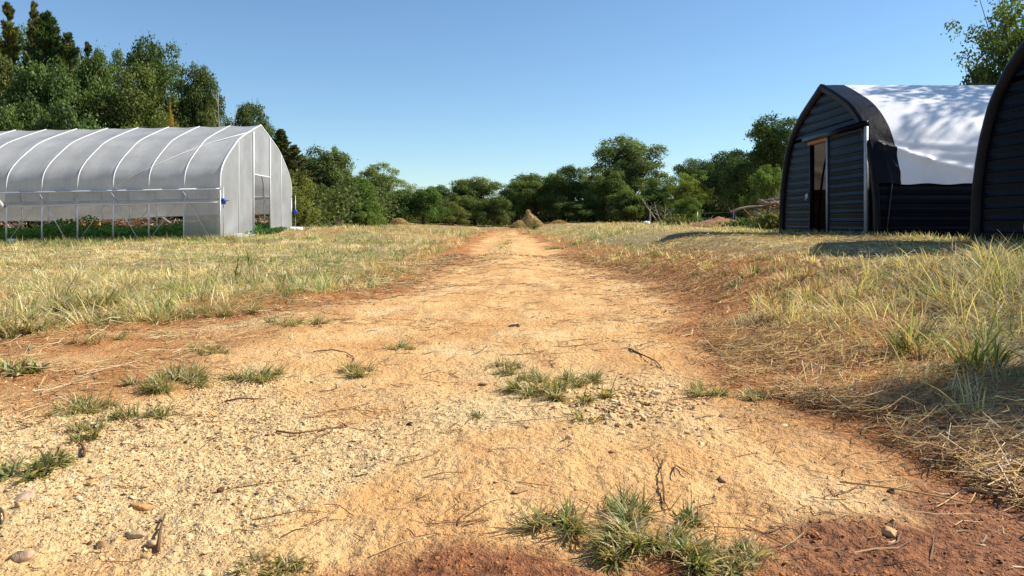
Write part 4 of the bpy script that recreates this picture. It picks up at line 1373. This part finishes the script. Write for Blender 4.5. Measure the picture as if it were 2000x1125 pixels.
    put(MB().tube([gh(XE + 0.04, D0, DH), gh(XE + 0.04, D1, DH)], 0.028, 6), 'door_header', M['whitepipe'], True)
    # film folded out over the soil at the foot of the end wall
    for u0, u1 in ((0.1, D0), (D1, GW)):
        uu = np.linspace(u0, u1, 24)
        G = np.array([[gh(XE + 0.04 + w * (0.30 + 0.1 * vnoise(u * 3, 1, 15)), u, gplane(u) + 0.10 * (1 - w) - 0.06 * w + 0.05 * vnoise(u * 5, w * 3, 16)) for w in (0, .35, .7, 1)] for u in uu])
        put(MB().grid(G), 'ground_skirt', M['film'], True)
    # left end wall (beyond the frame)
    uu = np.linspace(0.02, GW - .02, 40)
    G = np.array([[gh(xs_r[-1], u, gplane(u) * (1 - t) + top_h(u) * t) for t in np.linspace(0, 1, 8)] for u in uu])
    put(MB().grid(G), 'end_wall_film', M['filmend'], True)
    # winding cranks on guide poles at both right hand corners
    for u, s, hh in ((-0.10, -1, 1.32), (GW + 0.10, 1, 1.05)):
        p = put(MB().tube([gh(XE + 0.16, u, 0.0 if s < 0 else 0.15), gh(XE + 0.16, u, 1.85)], 0.014, 6), 'guide_pole', M['pipe'], True)
        c = MB()
        b = gh(XE + 0.16, u, hh)
        c.box(b + [-0.07, -0.05, -0.08], b + [0.07, 0.05, 0.08])
        c.tube([b + [0, -0.06, 0.03], b + [0, 0.06, 0.03]], 0.085, 10)
        c.box(b + [-0.05, -0.09, 0.06], b + [0.05, 0.03, 0.13])
        co = put(c, 'crank_box', M['blue'])
        h = MB().tube([b + [0.05, -0.06, 0.03], b + [0.22, -0.06, 0.05]], 0.012, 5).tube([b + [0.02, -0.06, -0.05], b + [0.03, -0.08, -0.22]], 0.012, 5)
        put(h, 'crank_handle', M['darkpipe'], parent=co)
    # bunched film where the curtain of the next bay is tied up
    x6 = xs_r[6]
    tt = np.linspace(0, 1, 16)
    mb = MB()
    P = np.array([gh(x6 - 1.0 + 1.05 * t, -0.16 - 0.06 * math.sin(3 * t), 2.15 - 0.75 * t ** 0.8 - 0.12 * t ** 4) for t in tt])
    rad = 0.05 + 0.09 * np.sin(np.pi * np.clip(tt * 0.95 + 0.1, 0, 1)) * (0.4 + 0.6 * tt) + 0.03 * np.sin(tt * 17)
    mb.tube(P, rad, 12)
    for v in mb.v: v += RNG.normal(0, 0.012, v.shape)
    put(mb, 'tied_film', M['film'], True)


build_greenhouse()


def crop_foliage():
    n = 30000
    x = RNG.uniform(XE - BAY * NR, XE - 0.15, n)
    row = RNG.integers(0, 6, n)
    y = YN + 0.55 + row * 1.42 + RNG.normal(0, 0.26, n)
    k = (y > YN + 0.08) & (y < YF - 0.1)
    x, y, row = x[k], y[k], row[k]; n = len(x)
    top = 0.22 + 0.34 * fbm(x * 1.1, y * 1.4, 171, 3) + 0.45 * np.exp(-(((x + 16.1) / 0.7) ** 2)) * (row < 2) + 0.25 * np.exp(-(((x + 11.9) / 0.5) ** 2)) * (row < 3)
    z = gh_plane(x, y) + RNG.uniform(0.05, 1.0, n) ** 0.7 * top
    N = unit(n) * 0.8 + np.array([0, 0, 0.9]); N /= np.linalg.norm(N, axis=1, keepdims=True)
    col = np.array([0.080, 0.190, 0.052]) * RNG.uniform(0.6, 1.5, (n, 1)) * (0.8 + 0.5 * fbm(x * 2, y * 2, 175, 2))[:, None]
    me = leaves_mesh('crop_foliage', np.stack([x, y, z], -1), N, 0.125 * RNG.uniform(0.6, 1.4, n), 0.075, col, droop=0.25)
    tag(link('crop_foliage', me, M['crop']), 'low leafy green crop growing inside the greenhouse', 'crop', kind='stuff')
    # weeds spilling out of the doorway
    n = 2600
    x = RNG.uniform(XE - 0.4, XE + 0.7, n); y = YN + 4.3 + RNG.normal(0, 0.75, n)
    z = height(x, y) + RNG.uniform(0, 0.22, n)
    N = unit(n) + np.array([0, 0, 0.6]); N /= np.linalg.norm(N, axis=1, keepdims=True)
    col = np.array([0.07, 0.15, 0.035]) * RNG.uniform(0.6, 1.5, (n, 1))
    me = leaves_mesh('doorway_weeds', np.stack([x, y, z], -1), N, 0.10, 0.05, col, droop=0.25)
    tag(link('doorway_weeds', me, M['crop']), 'green weeds spilling out of the greenhouse doorway', 'weeds', kind='stuff')


crop_foliage()


def soft_bag(name, label, px, py, w, hgt, Y, cat='bag'):
    x = (px - 1000) / F * Y
    z = float(height(x, Y))
    nu, nv = 22, 12
    V = []
    for j in range(nv + 1):
        ph = -math.pi / 2 + math.pi * j / nv
        for i in range(nu):
            th = 2 * math.pi * i / nu
            c = abs(math.cos(ph)) ** 0.6
            n = 1 + 0.22 * (vnoise(th * 2.2, ph * 2.4, 21) - 0.5)
            V.append((w * 0.5 * c * math.cos(th) * n, w * 0.30 * c * math.sin(th) * n, hgt * 0.5 * (math.sin(ph) * n + 0.75) + 0.02 * math.sin(5 * th)))
    q = [(j * nu + i, j * nu + (i + 1) % nu, (j + 1) * nu + (i + 1) % nu, (j + 1) * nu + i) for j in range(nv) for i in range(nu)]
    me = raw_mesh(name, np.array(V), [np.array(q)], None, True)
    tag(link(name, me, M['bag'], loc=(x, Y, z)), label, cat)


soft_bag('sand_bag', 'white crumpled bag on the grass at the far right corner of the greenhouse', 576, 450, 0.75, 0.20, 33.6)
soft_bag('sand_bag', 'white bag lying at the foot of the left greenhouse post', 22, 472, 0.38, 0.20, 25.8)
soft_bag('sand_bag', 'tiny white bag in the dry grass left of the red earth mound', 1263, 447, 0.45, 0.30, 46)


# ------------------------------------------------------------------ sheds
SX = 6.3
S_U = np.array([0, 0.05, 0.20, 0.50, 1.0, 1.66, 2.3])
S_H = np.array([0, 0.75, 1.39, 2.0, 2.46, 2.80, 3.08])
_s = catmull(np.stack([S_U, S_H], -1), 6)
SW = 4.6
SPROF = np.vstack([_s, np.stack([SW - _s[::-1][1:, 0], _s[::-1][1:, 1]], -1)])


def inset(h):
    return np.interp(h, _s[:, 1], _s[:, 0])


def build_shed():
    """origin: middle of the front wall on the ground; u runs from the near side (-Y) to the far side (+Y)"""
    root = empty('shed', (SX, 15.0, 0.42))
    HW = SW / 2

    def put(mb, name, mat, smooth=False, parent=root):
        return mb.build(name, mat, parent, smooth)

    # heights where the ribbed profile changes: flat, rise, crest, fall
    PITCH = 0.158

    def levels(h0, h1):
        L = [(h0, 0.0)]
        k = math.ceil((h0 - 0.03) / PITCH)
        while k * PITCH < h1 - 0.05:
            b = k * PITCH
            for dh, dx in ((0.0, 0.0), (0.004, 0.012), (0.010, 0.012), (0.014, -0.006), (0.026, -0.006), (0.031, 0.001), (0.09, 0.003), (0.14, 0.0)):
                if h0 + 0.001 < b + dh < h1 - 0.001: L.append((b + dh, dx))
            k += 1
        L.append((h1, 0.0))
        return sorted(L)

    def ribbed(mb, x, ya, yb, h0, h1, n=14, axis='y'):
        """ya, yb: functions of height"""
        L = levels(h0, h1)
        G = np.zeros((len(L), n, 3))
        for i, (h, dx) in enumerate(L):
            a, b = ya(h), yb(h)
            for j, t in enumerate(np.linspace(0, 1, n)):
                y = a + (b - a) * t
                w = 0.006 * (vnoise(y * 2.3, h * 1.7, 31) - 0.5)
                G[i, j] = (x + dx + w, y, h) if axis == 'y' else (y, x + dx + w, h)
        mb.grid(G)
        return mb
    eps = 0.03
    D0, D1, DH = -0.36, 0.56, 1.97            # doorway along Y
    front = MB()
    ribbed(front, 0.0, lambda h: D1 + 0.05, lambda h: HW - inset(h) - eps, 0.02, 2.05)
    ribbed(front, 0.0, lambda h: -HW + inset(h) + eps, lambda h: HW - inset(h) - eps, 2.12, 3.02)
    ribbed(front, 0.0, lambda h: -HW + inset(h) + eps, lambda h: -1.95, 0.02, 2.05, 3)
    put(front, 'front_wall', M['metal'])
    dr = MB()
    ribbed(dr, -0.05, lambda h: -1.93, lambda h: D0, 0.06, 1.99)
    d = put(dr, 'sliding_door', M['metal'])
    put(MB().box((-0.085, -1.985, 0.02), (-0.03, -1.932, 2.0)), 'door_edge', M['trimgrey'], parent=d)
    put(MB().box((-0.078, D0 + 0.002, 0.03), (-0.03, D0 + 0.028, 1.99)), 'door_edge', M['trimgrey'], parent=d)
    put(MB().box((-0.11, -1.98, 2.0), (-0.012, 0.80, 2.10)), 'door_track', M['metal'])
    put(MB().box((-0.07, D0 + 0.03, 1.93), (0.06, D1 + 0.04, 1.996)), 'door_lintel', M['wood'])
    put(MB().box((-0.028, D1, 0.0), (0.06, D1 + 0.048, 1.925)), 'door_jamb', M['metal'])
    lt = MB()
    lt.box((-0.055, D1 + 0.12, 0.86), (-0.03, D1 + 0.20, 0.90)).box((-0.055, D1 + 0.10, 0.80), (-0.035, D1 + 0.13, 0.92))
    lt.tube([(-0.05, D1 + 0.17, 0.86), (-0.06, D1 + 0.18, 0.80), (-0.05, D1 + 0.16, 0.77)], 0.010, 5)
    put(lt, 'latch', M['pipe'])
    put(MB().box((-0.16, -1.9, -0.02), (-0.09, D0 - 0.35, 0.035)), 'sill_board', M['trimgrey'])
    # arch trim: fabric wrapped edge on the front face
    tr = MB()
    n = len(SPROF)
    G = np.zeros((n, 5, 3))
    nrm = np.zeros((n, 2))
    tg = np.gradient(SPROF, axis=0); tg /= np.linalg.norm(tg, axis=1, keepdims=True)
    nrm = np.stack([-tg[:, 1], tg[:, 0]], -1)
    for j, (t, dx) in enumerate(((0.03, 0.02), (0.035, -0.05), (0.0, -0.062), (-0.10, -0.05), (-0.125, -0.01))):
        for i in range(n):
            u, h = SPROF[i] + nrm[i] * t
            wob = 0.008 * (vnoise(i * 1.3, j * 2.0, 33) - 0.5)
            G[i, j] = (dx + wob, u - HW, max(h, -0.05) if h < 0.2 else h)
    tr.grid(G)
    put(tr, 'arch_trim', M['tarpblack'], True)

    # cover: black strip then white tarp, creased
    arc = np.concatenate([[0], np.cumsum(np.linalg.norm(np.diff(SPROF, axis=0), axis=1))])
    i0 = int(np.argmin(np.abs(_s[:, 1] - 1.02)))
    na = 150
    a0, a1 = arc[i0], arc[-1] - arc[i0]
    aa = np.linspace(a0, a1, na)
    U = np.interp(aa, arc, SPROF[:, 0]); Hh = np.interp(aa, arc, SPROF[:, 1])
    NU = np.interp(aa, arc, nrm[:, 0]); NH = np.interp(aa, arc, nrm[:, 1])

    def segd(px_, ph_, p, q):
        p = np.array(p); q = np.array(q); v = q - p
        t = np.clip(((px_ - p[0]) * v[0] + (ph_ - p[1]) * v[1]) / (v @ v), 0, 1)
        return np.hypot(px_ - p[0] - t * v[0], ph_ - p[1] - t * v[1]), t

    def crease(x, s):
        """offset along the normal; s = arc length above the hem"""
        o = 0.012 * (fbm(x * 1.5, s * 1.2, 41, 3) - 0.5) * 2
        for p, q, amp, wd in (((0.15, 0.72), (0.95, 0.42), 0.045, 0.05), ((0.95, 0.42), (2.0, 0.16), 0.040, 0.07), ((0.15, 0.72), (0.6, 0.62), 0.03, 0.03), ((0.15, 0.70), (0.45, 0.15), 0.025, 0.04),
                              ((0.16, 0.68), (0.25, 0.05), 0.02, 0.03), ((0.5, 0.78), (2.2, 0.66), 0.018, 0.06), ((0.7, 0.55), (2.6, 0.50), 0.012, 0.05), ((0.6, 0.2), (0.8, 0.02), 0.015, 0.03), ((1.3, 0.18), (1.6, 0.02), 0.015, 0.03)):
            dd, t = segd(x, s, p, q)
            o = o + amp * np.exp(-(dd / wd) ** 2)
        return o

    def cover(name, x0, x1, nx, mat, off):
        X = np.linspace(x0, x1, nx)
        G = np.zeros((nx, na, 3))
        for i, x in enumerate(X):
            s = np.minimum(aa - a0, a1 - aa)
            o = crease(np.full(na, x), s) * np.clip(s / 0.08, 0.2, 1) * np.clip((x + 0.1) / 0.15, 0, 1) + off
            hem = 0.012 * np.sin(x * 9) * (s < 0.02)
            G[i, :, 0] = x; G[i, :, 1] = U - HW + NU * o; G[i, :, 2] = Hh + NH * o + hem
        return put(MB().grid(G), name, mat, True)
    cover('black_cover_strip', -0.03, 0.42, 24, M['tarpblack'], 0.018)
    LEN = 7.0
    cover('white_tarp_roof', 0.40, LEN, 130, M['tarpwhite'], 0.012)
    # knee walls of ribbed metal on both sides
    h1 = 1.06
    for sgn in (-1, 1):
        kw = MB()
        L = levels(0.0, h1)
        G = np.zeros((len(L), 26, 3))
        for i, (h, dx) in enumerate(L):
            for j, x in enumerate(np.linspace(0.02, LEN, 26)):
                G[i, j] = (x, sgn * (HW - inset(h) - 0.03 - dx * 0.9), h)
        kw.grid(G)
        put(kw, 'knee_wall', M['metal'])
        ln = MB()
        G2 = G.copy(); G2[..., 1] -= sgn * 0.035; G2[..., 2] = np.minimum(G2[..., 2], h1 - 0.01); ln.grid(G2[:, 1:])
        put(ln, 'inner_lining', M['lining'])
    # loose strut leaning at the near front corner
    put(MB().tube([(0.26, -HW + 0.06, 0.98), (0.10, -HW - 0.03, 0.0)], 0.010, 5), 'corner_strut', M['darkpipe'], True)
    bw = MB()
    ribbed(bw, LEN - 0.02, lambda h: -HW + inset(h) + eps, lambda h: HW - inset(h) - eps, 0.02, 3.02)
    put(bw, 'back_wall', M['metal'])
    # hoops inside
    for x in (0.85, 2.3, 3.8, 5.3):
        put(MB().tube([(x, u - HW + (0.07 if u < HW else -0.07) * (1 if abs(u - HW) > 0.3 else 0), h - (0.05 if h > 1 else 0)) for u, h in SPROF[::2]], 0.024, 6), 'hoop', M['darkpipe'], True)
    return root


def copy_tree(o, parent=None):
    c = o.copy(); COL.objects.link(c)
    if parent is not None: c.parent = parent
    for ch in list(o.children):
        copy_tree(ch, c)
    return c


shed = build_shed()
tag(shed, 'whole black arched shed with half open sliding door and white tarp roof', 'shed', 'black arched sheds at the right')
shed2 = copy_tree(shed)
shed2.location = (SX, 7.77, 0.44)
tag(shed2, 'nearer black arched shed cut off by the right picture edge', 'shed', 'black arched sheds at the right')


RNG = np.random.default_rng(77)
# ------------------------------------------------------------------ heaps
def heap_surface(lobes, n, straw_len, cols, drop=0.5):
    """lobes: (cx, cy, rx, ry, h). returns core MB and straw arrays around local origin"""
    mb = MB()
    for cx, cy, rx, ry, h in lobes:
        nu, nv = 26, 10
        P = np.zeros((nv + 1, nu + 1, 3))
        for j in range(nv + 1):
            r = 1 - j / nv
            for i in range(nu + 1):
                th = 2 * math.pi * i / nu
                k = 1 + 0.30 * (vnoise(math.cos(th) * 2 + 5 + cx, math.sin(th) * 2 + 5 + j * .3, 51) - .5)
                P[j, i] = (cx + rx * r * math.cos(th) * k, cy + ry * r * math.sin(th) * k, -0.1 + (h + 0.1) * (1 - r ** 1.35) * (0.9 + 0.2 * vnoise(i * .7, j * .9, 53) * (i % nu > 0)))
        mb.grid(P)
    tot = np.array([l[2] * l[4] for l in lobes]); k = RNG.choice(len(lobes), n, p=tot / tot.sum())
    L = np.array(lobes)[k]
    th = RNG.uniform(0, 6.3, n); r = np.sqrt(RNG.random(n)) * 1.05
    x = L[:, 0] + L[:, 2] * r * np.cos(th); y = L[:, 1] + L[:, 3] * r * np.sin(th)
    z = np.maximum(L[:, 4] * (1 - np.minimum(r, 1) ** 1.35) - 0.02, 0) + RNG.uniform(0, 0.06, n)
    ld = th + RNG.normal(0, 0.9, n)
    return mb, (x, y, z, ld)


def hay_pile(name, label, px, py, Y, lobes, n, cols, blade_w=0.03, L=0.35, cat='hay pile'):
    x = (px - 1000) / F * Y
    z = float(height_smooth(x, Y))
    root = empty(name, (x, Y, z)); tag(root, label, cat)
    mb, (sx, sy, sz, ld) = heap_surface(lobes, n, L, cols)
    mb.build('core', M['haycore'], root, True)
    col = pick_cols(n, cols)
    v, q, t, c = blades(sx, sy, sz, L * RNG.uniform(0.5, 1.3, n), np.full(n, blade_w), ld, RNG.uniform(0.85, 1.3, n), col, 2)
    link('straw', raw_mesh('straw', v, [q, t], c), M['hay'], root)


YH = 72
k_ = YH / F
hay_pile('haystack', 'tall hay heap with a reddish lower lobe at the far end of the track', 1032, 444, YH,
         [(3 * k_, 0.3, 28 * k_, 1.3, 28 * k_), (0.0, 0.3, 10 * k_, 0.5, 36 * k_), (-17 * k_, -0.4, 19 * k_, 0.9, 15 * k_), (15 * k_, -0.1, 16 * k_, 0.8, 18 * k_), (26 * k_, 0, 18 * k_, 0.8, 7 * k_)], 9000, [5, 3.0, 4, 1.0, 0.5, .1, .6, 0], 0.045, 0.24)
hay_pile('hay_pile', 'small low hay pile before the round shrub left of the track', 780, 438, 66,
         [(0, 0, 20 * 66 / F, 0.8, 14 * 66 / F), (6 * .045, 0, 46 * 66 / F, 1.1, 5 * 66 / F)], 4200, [5, 4, 3, 1.4, 0.7, .1, .5, 0], 0.045, 0.24)
hay_pile('hay_pile', 'lowest reddish hay pile right of the haystack', 1092, 442, 76,
         [(0, 0, 13 * 76 / F, 0.5, 6 * 76 / F)], 700, [1.5, 3.5, .8, 4, 2, .1, .3, 0], 0.045, 0.3)


def earth_mound():
    Y = 25.5
    x0 = (1405 - 1000) / F * Y
    z = float(height_smooth(x0, Y))
    root = empty('earth_mound', (x0, Y, z)); tag(root, 'low mound of bare red earth in the grass left of the sheds', 'earth mound')
    k = Y / F
    nu, nv = 60, 30
    X, Yg = np.meshgrid(np.linspace(-1.5, 1.4, nu), np.linspace(-0.9, 0.9, nv), indexing='ij')
    r = np.sqrt((X / 1.35) ** 2 + (Yg / 0.85) ** 2)
    H = 0.47 * np.clip(1 - r, 0, 1) ** 0.9 * (0.75 + 0.5 * fbm(X * 2.2 + 9, Yg * 2.2, 61, 4)) + 0.05 * (fbm(X * 9, Yg * 9, 63, 3) - 0.5) * (r < 1.05) - 0.10 * (r > 1.0)
    MB().grid(np.stack([X, Yg, H], -1)).build('soil_heap', M['clay'], root, True)
    n = 700
    th = RNG.uniform(0, 6.3, n); rr = np.sqrt(RNG.uniform(0.1, 1.2, n))
    x = 1.35 * rr * np.cos(th); y = 0.85 * rr * np.sin(th)
    zz = 0.47 * np.clip(1 - rr, 0, 1) ** 0.9 - 0.02
    kk = RNG.random(n) < sst(0.25, 1.0, rr)
    v, q, t, c = blades(x[kk], y[kk], zz[kk], RNG.uniform(0.08, 0.28, kk.sum()), np.full(kk.sum(), 0.014), RNG.uniform(0, 6.3, kk.sum()), RNG.uniform(0.1, 1, kk.sum()), pick_cols(kk.sum(), [3, 3, 2, 2, 1, 1, 1.5, .5]), 2)
    link('sprouting_grass', raw_mesh('sprouting_grass', v, [q, t], c), M['blade'], root)


earth_mound()


def brush(name, label, x0, Y, wx, wy, h, nthin, nthick, boards=0, warm=0.5, thin_r=(0.006, 0.016), cat='brush pile'):
    z = float(height_smooth(x0, Y))
    root = empty(name, (x0, Y, z)); tag(root, label, cat)
    mb = MB()
    for i in range(nthin):
        a = RNG.uniform(0, 6.3); L = RNG.uniform(0.5, 1.6) * min(1.0, wx * 0.6)
        c = np.array([RNG.normal(0, 0.33) * wx, RNG.normal(0, 0.3) * wy, abs(RNG.normal(0.25, 0.3)) * h])
        c[2] = min(c[2], h * max(0.1, 1 - (abs(c[0]) / wx) ** 1.5))
        d = np.array([math.cos(a), math.sin(a) * 0.6, RNG.normal(0.15, 0.5)]); d /= np.linalg.norm(d)
        b = RNG.normal(0, 0.10, 3) * L
        P = np.array([c - d * L * .5, c - d * L * .17 + b, c + d * L * .17 + b * 0.6, c + d * L * .5 + RNG.normal(0, .08, 3)])
        P[:, 2] = np.maximum(P[:, 2], 0.02)
        g = RNG.uniform(0.5, 1.3)
        col = np.array([0.30, 0.24, 0.19]) * g if RNG.random() > warm else np.array([0.38, 0.19, 0.085]) * g
        r = RNG.uniform(*thin_r)
        mb.tube(P, [r, r * .9, r * .7, r * .35], 4, col, caps=False)
    mb.build('branches', M['twig'], root, True, True)
    for i in range(nthick):
        a = RNG.normal(0.0, 0.5); L = RNG.uniform(0.7, 1.7)
        c = np.array([RNG.uniform(-.7, .7) * wx, RNG.uniform(-.5, .5) * wy, RNG.uniform(0.1, 0.75) * h])
        d = np.array([math.cos(a), 0.3 * math.sin(a), RNG.normal(0.0, 0.45)]); d /= np.linalg.norm(d)
        r = RNG.uniform(0.04, 0.085)
        col = np.array([0.42, 0.20, 0.085]) if RNG.random() < warm else np.array([0.34, 0.27, 0.20])
        t = np.linspace(-.5, .5, 6)
        P = c + d * (t * L)[:, None] + np.stack([0 * t, 0 * t, 0.05 * np.sin(t * 5 + i)], -1)
        P[:, 2] = np.maximum(P[:, 2], 0.05)
        MB().tube(P, r * (1 - 0.3 * (t + .5)), 8, col * RNG.uniform(.7, 1.2)).build('log', M['twig'], root, True, True)
    for i in range(boards):
        c = np.array([RNG.uniform(-.1, .8) * wx, RNG.uniform(-.4, .4) * wy, h * RNG.uniform(0.55, 1.0)])
        a = RNG.normal(0.3, 0.25); L = RNG.uniform(0.8, 1.5)
        bx = MB().box((-L / 2, -0.09, -0.02), (L / 2, 0.09, 0.02))
        R = np.array([[math.cos(a), 0, -math.sin(a)], [0, 1, 0], [math.sin(a), 0, math.cos(a)]])
        bx.v = [v @ R.T + c for v in bx.v]
        bx.build('board', M['rust'] if i % 3 else M['trimgrey'], root)
    return root


brush('brush_pile', 'heap of branches, split logs and old boards beside the black shed', 9.75, 27.0, 1.25, 0.8, 1.3, 330, 18, 8, 0.4, (0.009, 0.022))
brush('brush_pile', 'tangle of dead branches behind the middle of the greenhouse', -20.5, 38.2, 4.2, 0.9, 1.15, 330, 14, 0, 0.35, (0.012, 0.03))
brush('brush_pile', 'dead branches and reddish stumps behind the right end of the greenhouse', -14.6, 38.4, 3.0, 0.9, 1.05, 230, 9, 0, 0.5, (0.012, 0.03))
brush('brush_pile', 'tangle of dead branches behind the left end of the greenhouse', -27.5, 38.0, 3.4, 0.9, 1.15, 200, 9, 0, 0.35, (0.012, 0.03))


def stump(label, px, py, Y, w, h, mat):
    x = (px - 1000) / F * Y
    z = float(height_smooth(x, Y))
    nu, nv = 20, 9
    P = np.zeros((nv + 1, nu + 1, 3))
    for j in range(nv + 1):
        t = j / nv
        for i in range(nu + 1):
            th = 2 * math.pi * (i % nu) / nu
            fl = 1 + 0.35 * (1 - t) ** 2 * (0.5 + 0.5 * math.sin(3 * th)) - (0.25 * t ** 4)
            k = fl * (1 + 0.3 * (vnoise(math.cos(th) * 2 + 7, math.sin(th) * 2 + t * 2, 71) - .5))
            P[j, i] = (w * .5 * k * math.cos(th) * (1 if j < nv else 0.5), w * .5 * k * math.sin(th) * (1 if j < nv else 0.5), -0.05 + (h + 0.05) * t + 0.06 * math.sin(2 * th) * t)
    mb = MB().grid(P)
    mb.add(np.vstack([P[-1, :-1], [[0, 0, h * 0.97]]]), tris=[(nu, i, (i + 1) % nu) for i in range(nu)])
    tag(mb.build('tree_stump', mat, None, True, loc=(x, Y, z)), label, 'stump')


stump('dark brown stump at the field edge under the trees left of centre', 655, 438, 52, 0.62, 0.56, M['stump'])
stump('reddish broken stump seen through the greenhouse side below the curtain', 157, 440, 37.2, 0.5, 0.85, M['rust'])
stump('smaller reddish stump right of the broken stump behind the greenhouse', 190, 440, 37.3, 0.32, 0.75, M['rust'])


def wire_fence():
    root = empty('wire_fence', (15.4, 46.0, 0.46)); tag(root, 'thin wire fence on slim posts in the shade under the right hand trees', 'fence')
    pts = [(1362, 60), (1433, 52), (1500, 46)]
    P = []
    for px_, Y in pts:
        x = (px_ - 1000) / F * Y
        P.append(np.array([x, Y, float(height_smooth(x, Y))]) - np.array([15.4, 46.0, 0.46]))
    for p in P:
        MB().tube([p - [0, 0, .1], p + [0, 0, 1.05]], 0.035, 6).build('fence_post', M['wire'], root, True)
    for h in (0.55, 0.95):
        q = []
        for a, b in zip(P[:-1], P[1:]):
            for t in np.linspace(0, 1, 8): q.append(a * (1 - t) + b * t + [0, 0, h - 0.04 * math.sin(math.pi * t)])
        MB().tube(q, 0.009, 4, caps=False).build('wire_strand', M['wire'], root)


wire_fence()


def weed_clump(label, px, py, Y, w, h, n, col, name='weed_clump'):
    x = (px - 1000) / F * Y
    z = float(height_smooth(x, Y))
    P = np.stack([RNG.normal(0, .35, n) * w, RNG.normal(0, .3, n) * w * .6, np.abs(RNG.normal(0.4, .3, n)) * h], -1)
    N = unit(n) + np.array([0, 0, .5]); N /= np.linalg.norm(N, axis=1, keepdims=True)
    cc = np.array(col) * RNG.uniform(0.6, 1.5, (n, 1))
    me = leaves_mesh(name, P, N, 0.15 * RNG.uniform(.6, 1.4, n), 0.06, cc, droop=0.2)
    tag(link(name, me, M['crop'], loc=(x, Y, z)), label, 'weeds', 'weed clumps in the field')


weed_clump('green weed clump in front of the haystack', 1043, 450, 62, 0.55, 0.5, 180, (0.13, 0.17, 0.045))
weed_clump('green weeds between the red earth mound and the brush pile', 1470, 449, 24.5, 1.4, 0.36, 1300, (0.13, 0.17, 0.05))
weed_clump('yellow green weeds at the foot of the black shed corner', 1508, 447, 21.0, 0.6, 0.55, 900, (0.17, 0.18, 0.06))
weed_clump('green weeds left of the red earth mound', 1318, 446, 38, 1.1, 0.6, 700, (0.16, 0.18, 0.06))
tuft('low green patch at the far right edge of the track', 1086, 486, 46, 0.16, 260, 0.85, 0.5, 0.6, 0.009, group='grass tufts at the edge of the grass')

# ------------------------------------------------------------------ light, sky, camera
AZ = math.radians(78)       # from +Y towards +X
EL = math.radians(41.5)
world = bpy.data.worlds.new('World')
SCN.world = world
world.use_nodes = True
nt = world.node_tree
bg = nt.nodes.get('Background') or nt.nodes.new('ShaderNodeBackground')
sky = nt.nodes.new('ShaderNodeTexSky')
sky.sky_type = 'NISHITA'
sky.sun_disc = False
sky.sun_elevation = EL
sky.sun_rotation = AZ
sky.air_density = 1.0
sky.dust_density = 0.0
sky.ozone_density = 3.0
nt.links.new(mix(nt, 1.0, sky.outputs[0], (0.93, 1.06, 1.13), 'MULTIPLY'), bg.inputs['Color'])
bg.inputs['Strength'].default_value = 0.088
nt.links.new(bg.outputs[0], (nt.nodes.get('World Output') or nt.nodes.new('ShaderNodeOutputWorld')).inputs[0])

sl = bpy.data.lights.new('sun', 'SUN')
sl.energy = 5.0
sl.angle = math.radians(0.53)
sl.color = (1.0, 0.93, 0.82)
so = bpy.data.objects.new('sun', sl)
COL.objects.link(so)
so.rotation_euler = (math.pi / 2 - EL, 0, math.pi - AZ)
so.location = (30, 10, 30)

cam = bpy.data.cameras.new('camera')
cam.sensor_width = 36
cam.lens = 36 * F / 2000
cam.shift_y = -(562.5 - HZ) / 2000
cam.clip_end = 20000
cam.clip_start = 0.05
co = bpy.data.objects.new('camera', cam)
COL.objects.link(co)
co.location = (0, 0, EYE)
co.rotation_euler = (math.pi / 2, 0, 0)
SCN.camera = co

SCN.view_settings.view_transform = 'Standard'
SCN.view_settings.look = 'None'
SCN.view_settings.exposure = 0.6
SCN.view_settings.gamma = 1.0
SCN.view_settings.use_curve_mapping = False
SCN.cycles.max_bounces = 10
SCN.cycles.diffuse_bounces = 4
SCN.cycles.transmission_bounces = 6
SCN.cycles.transparent_max_bounces = 12
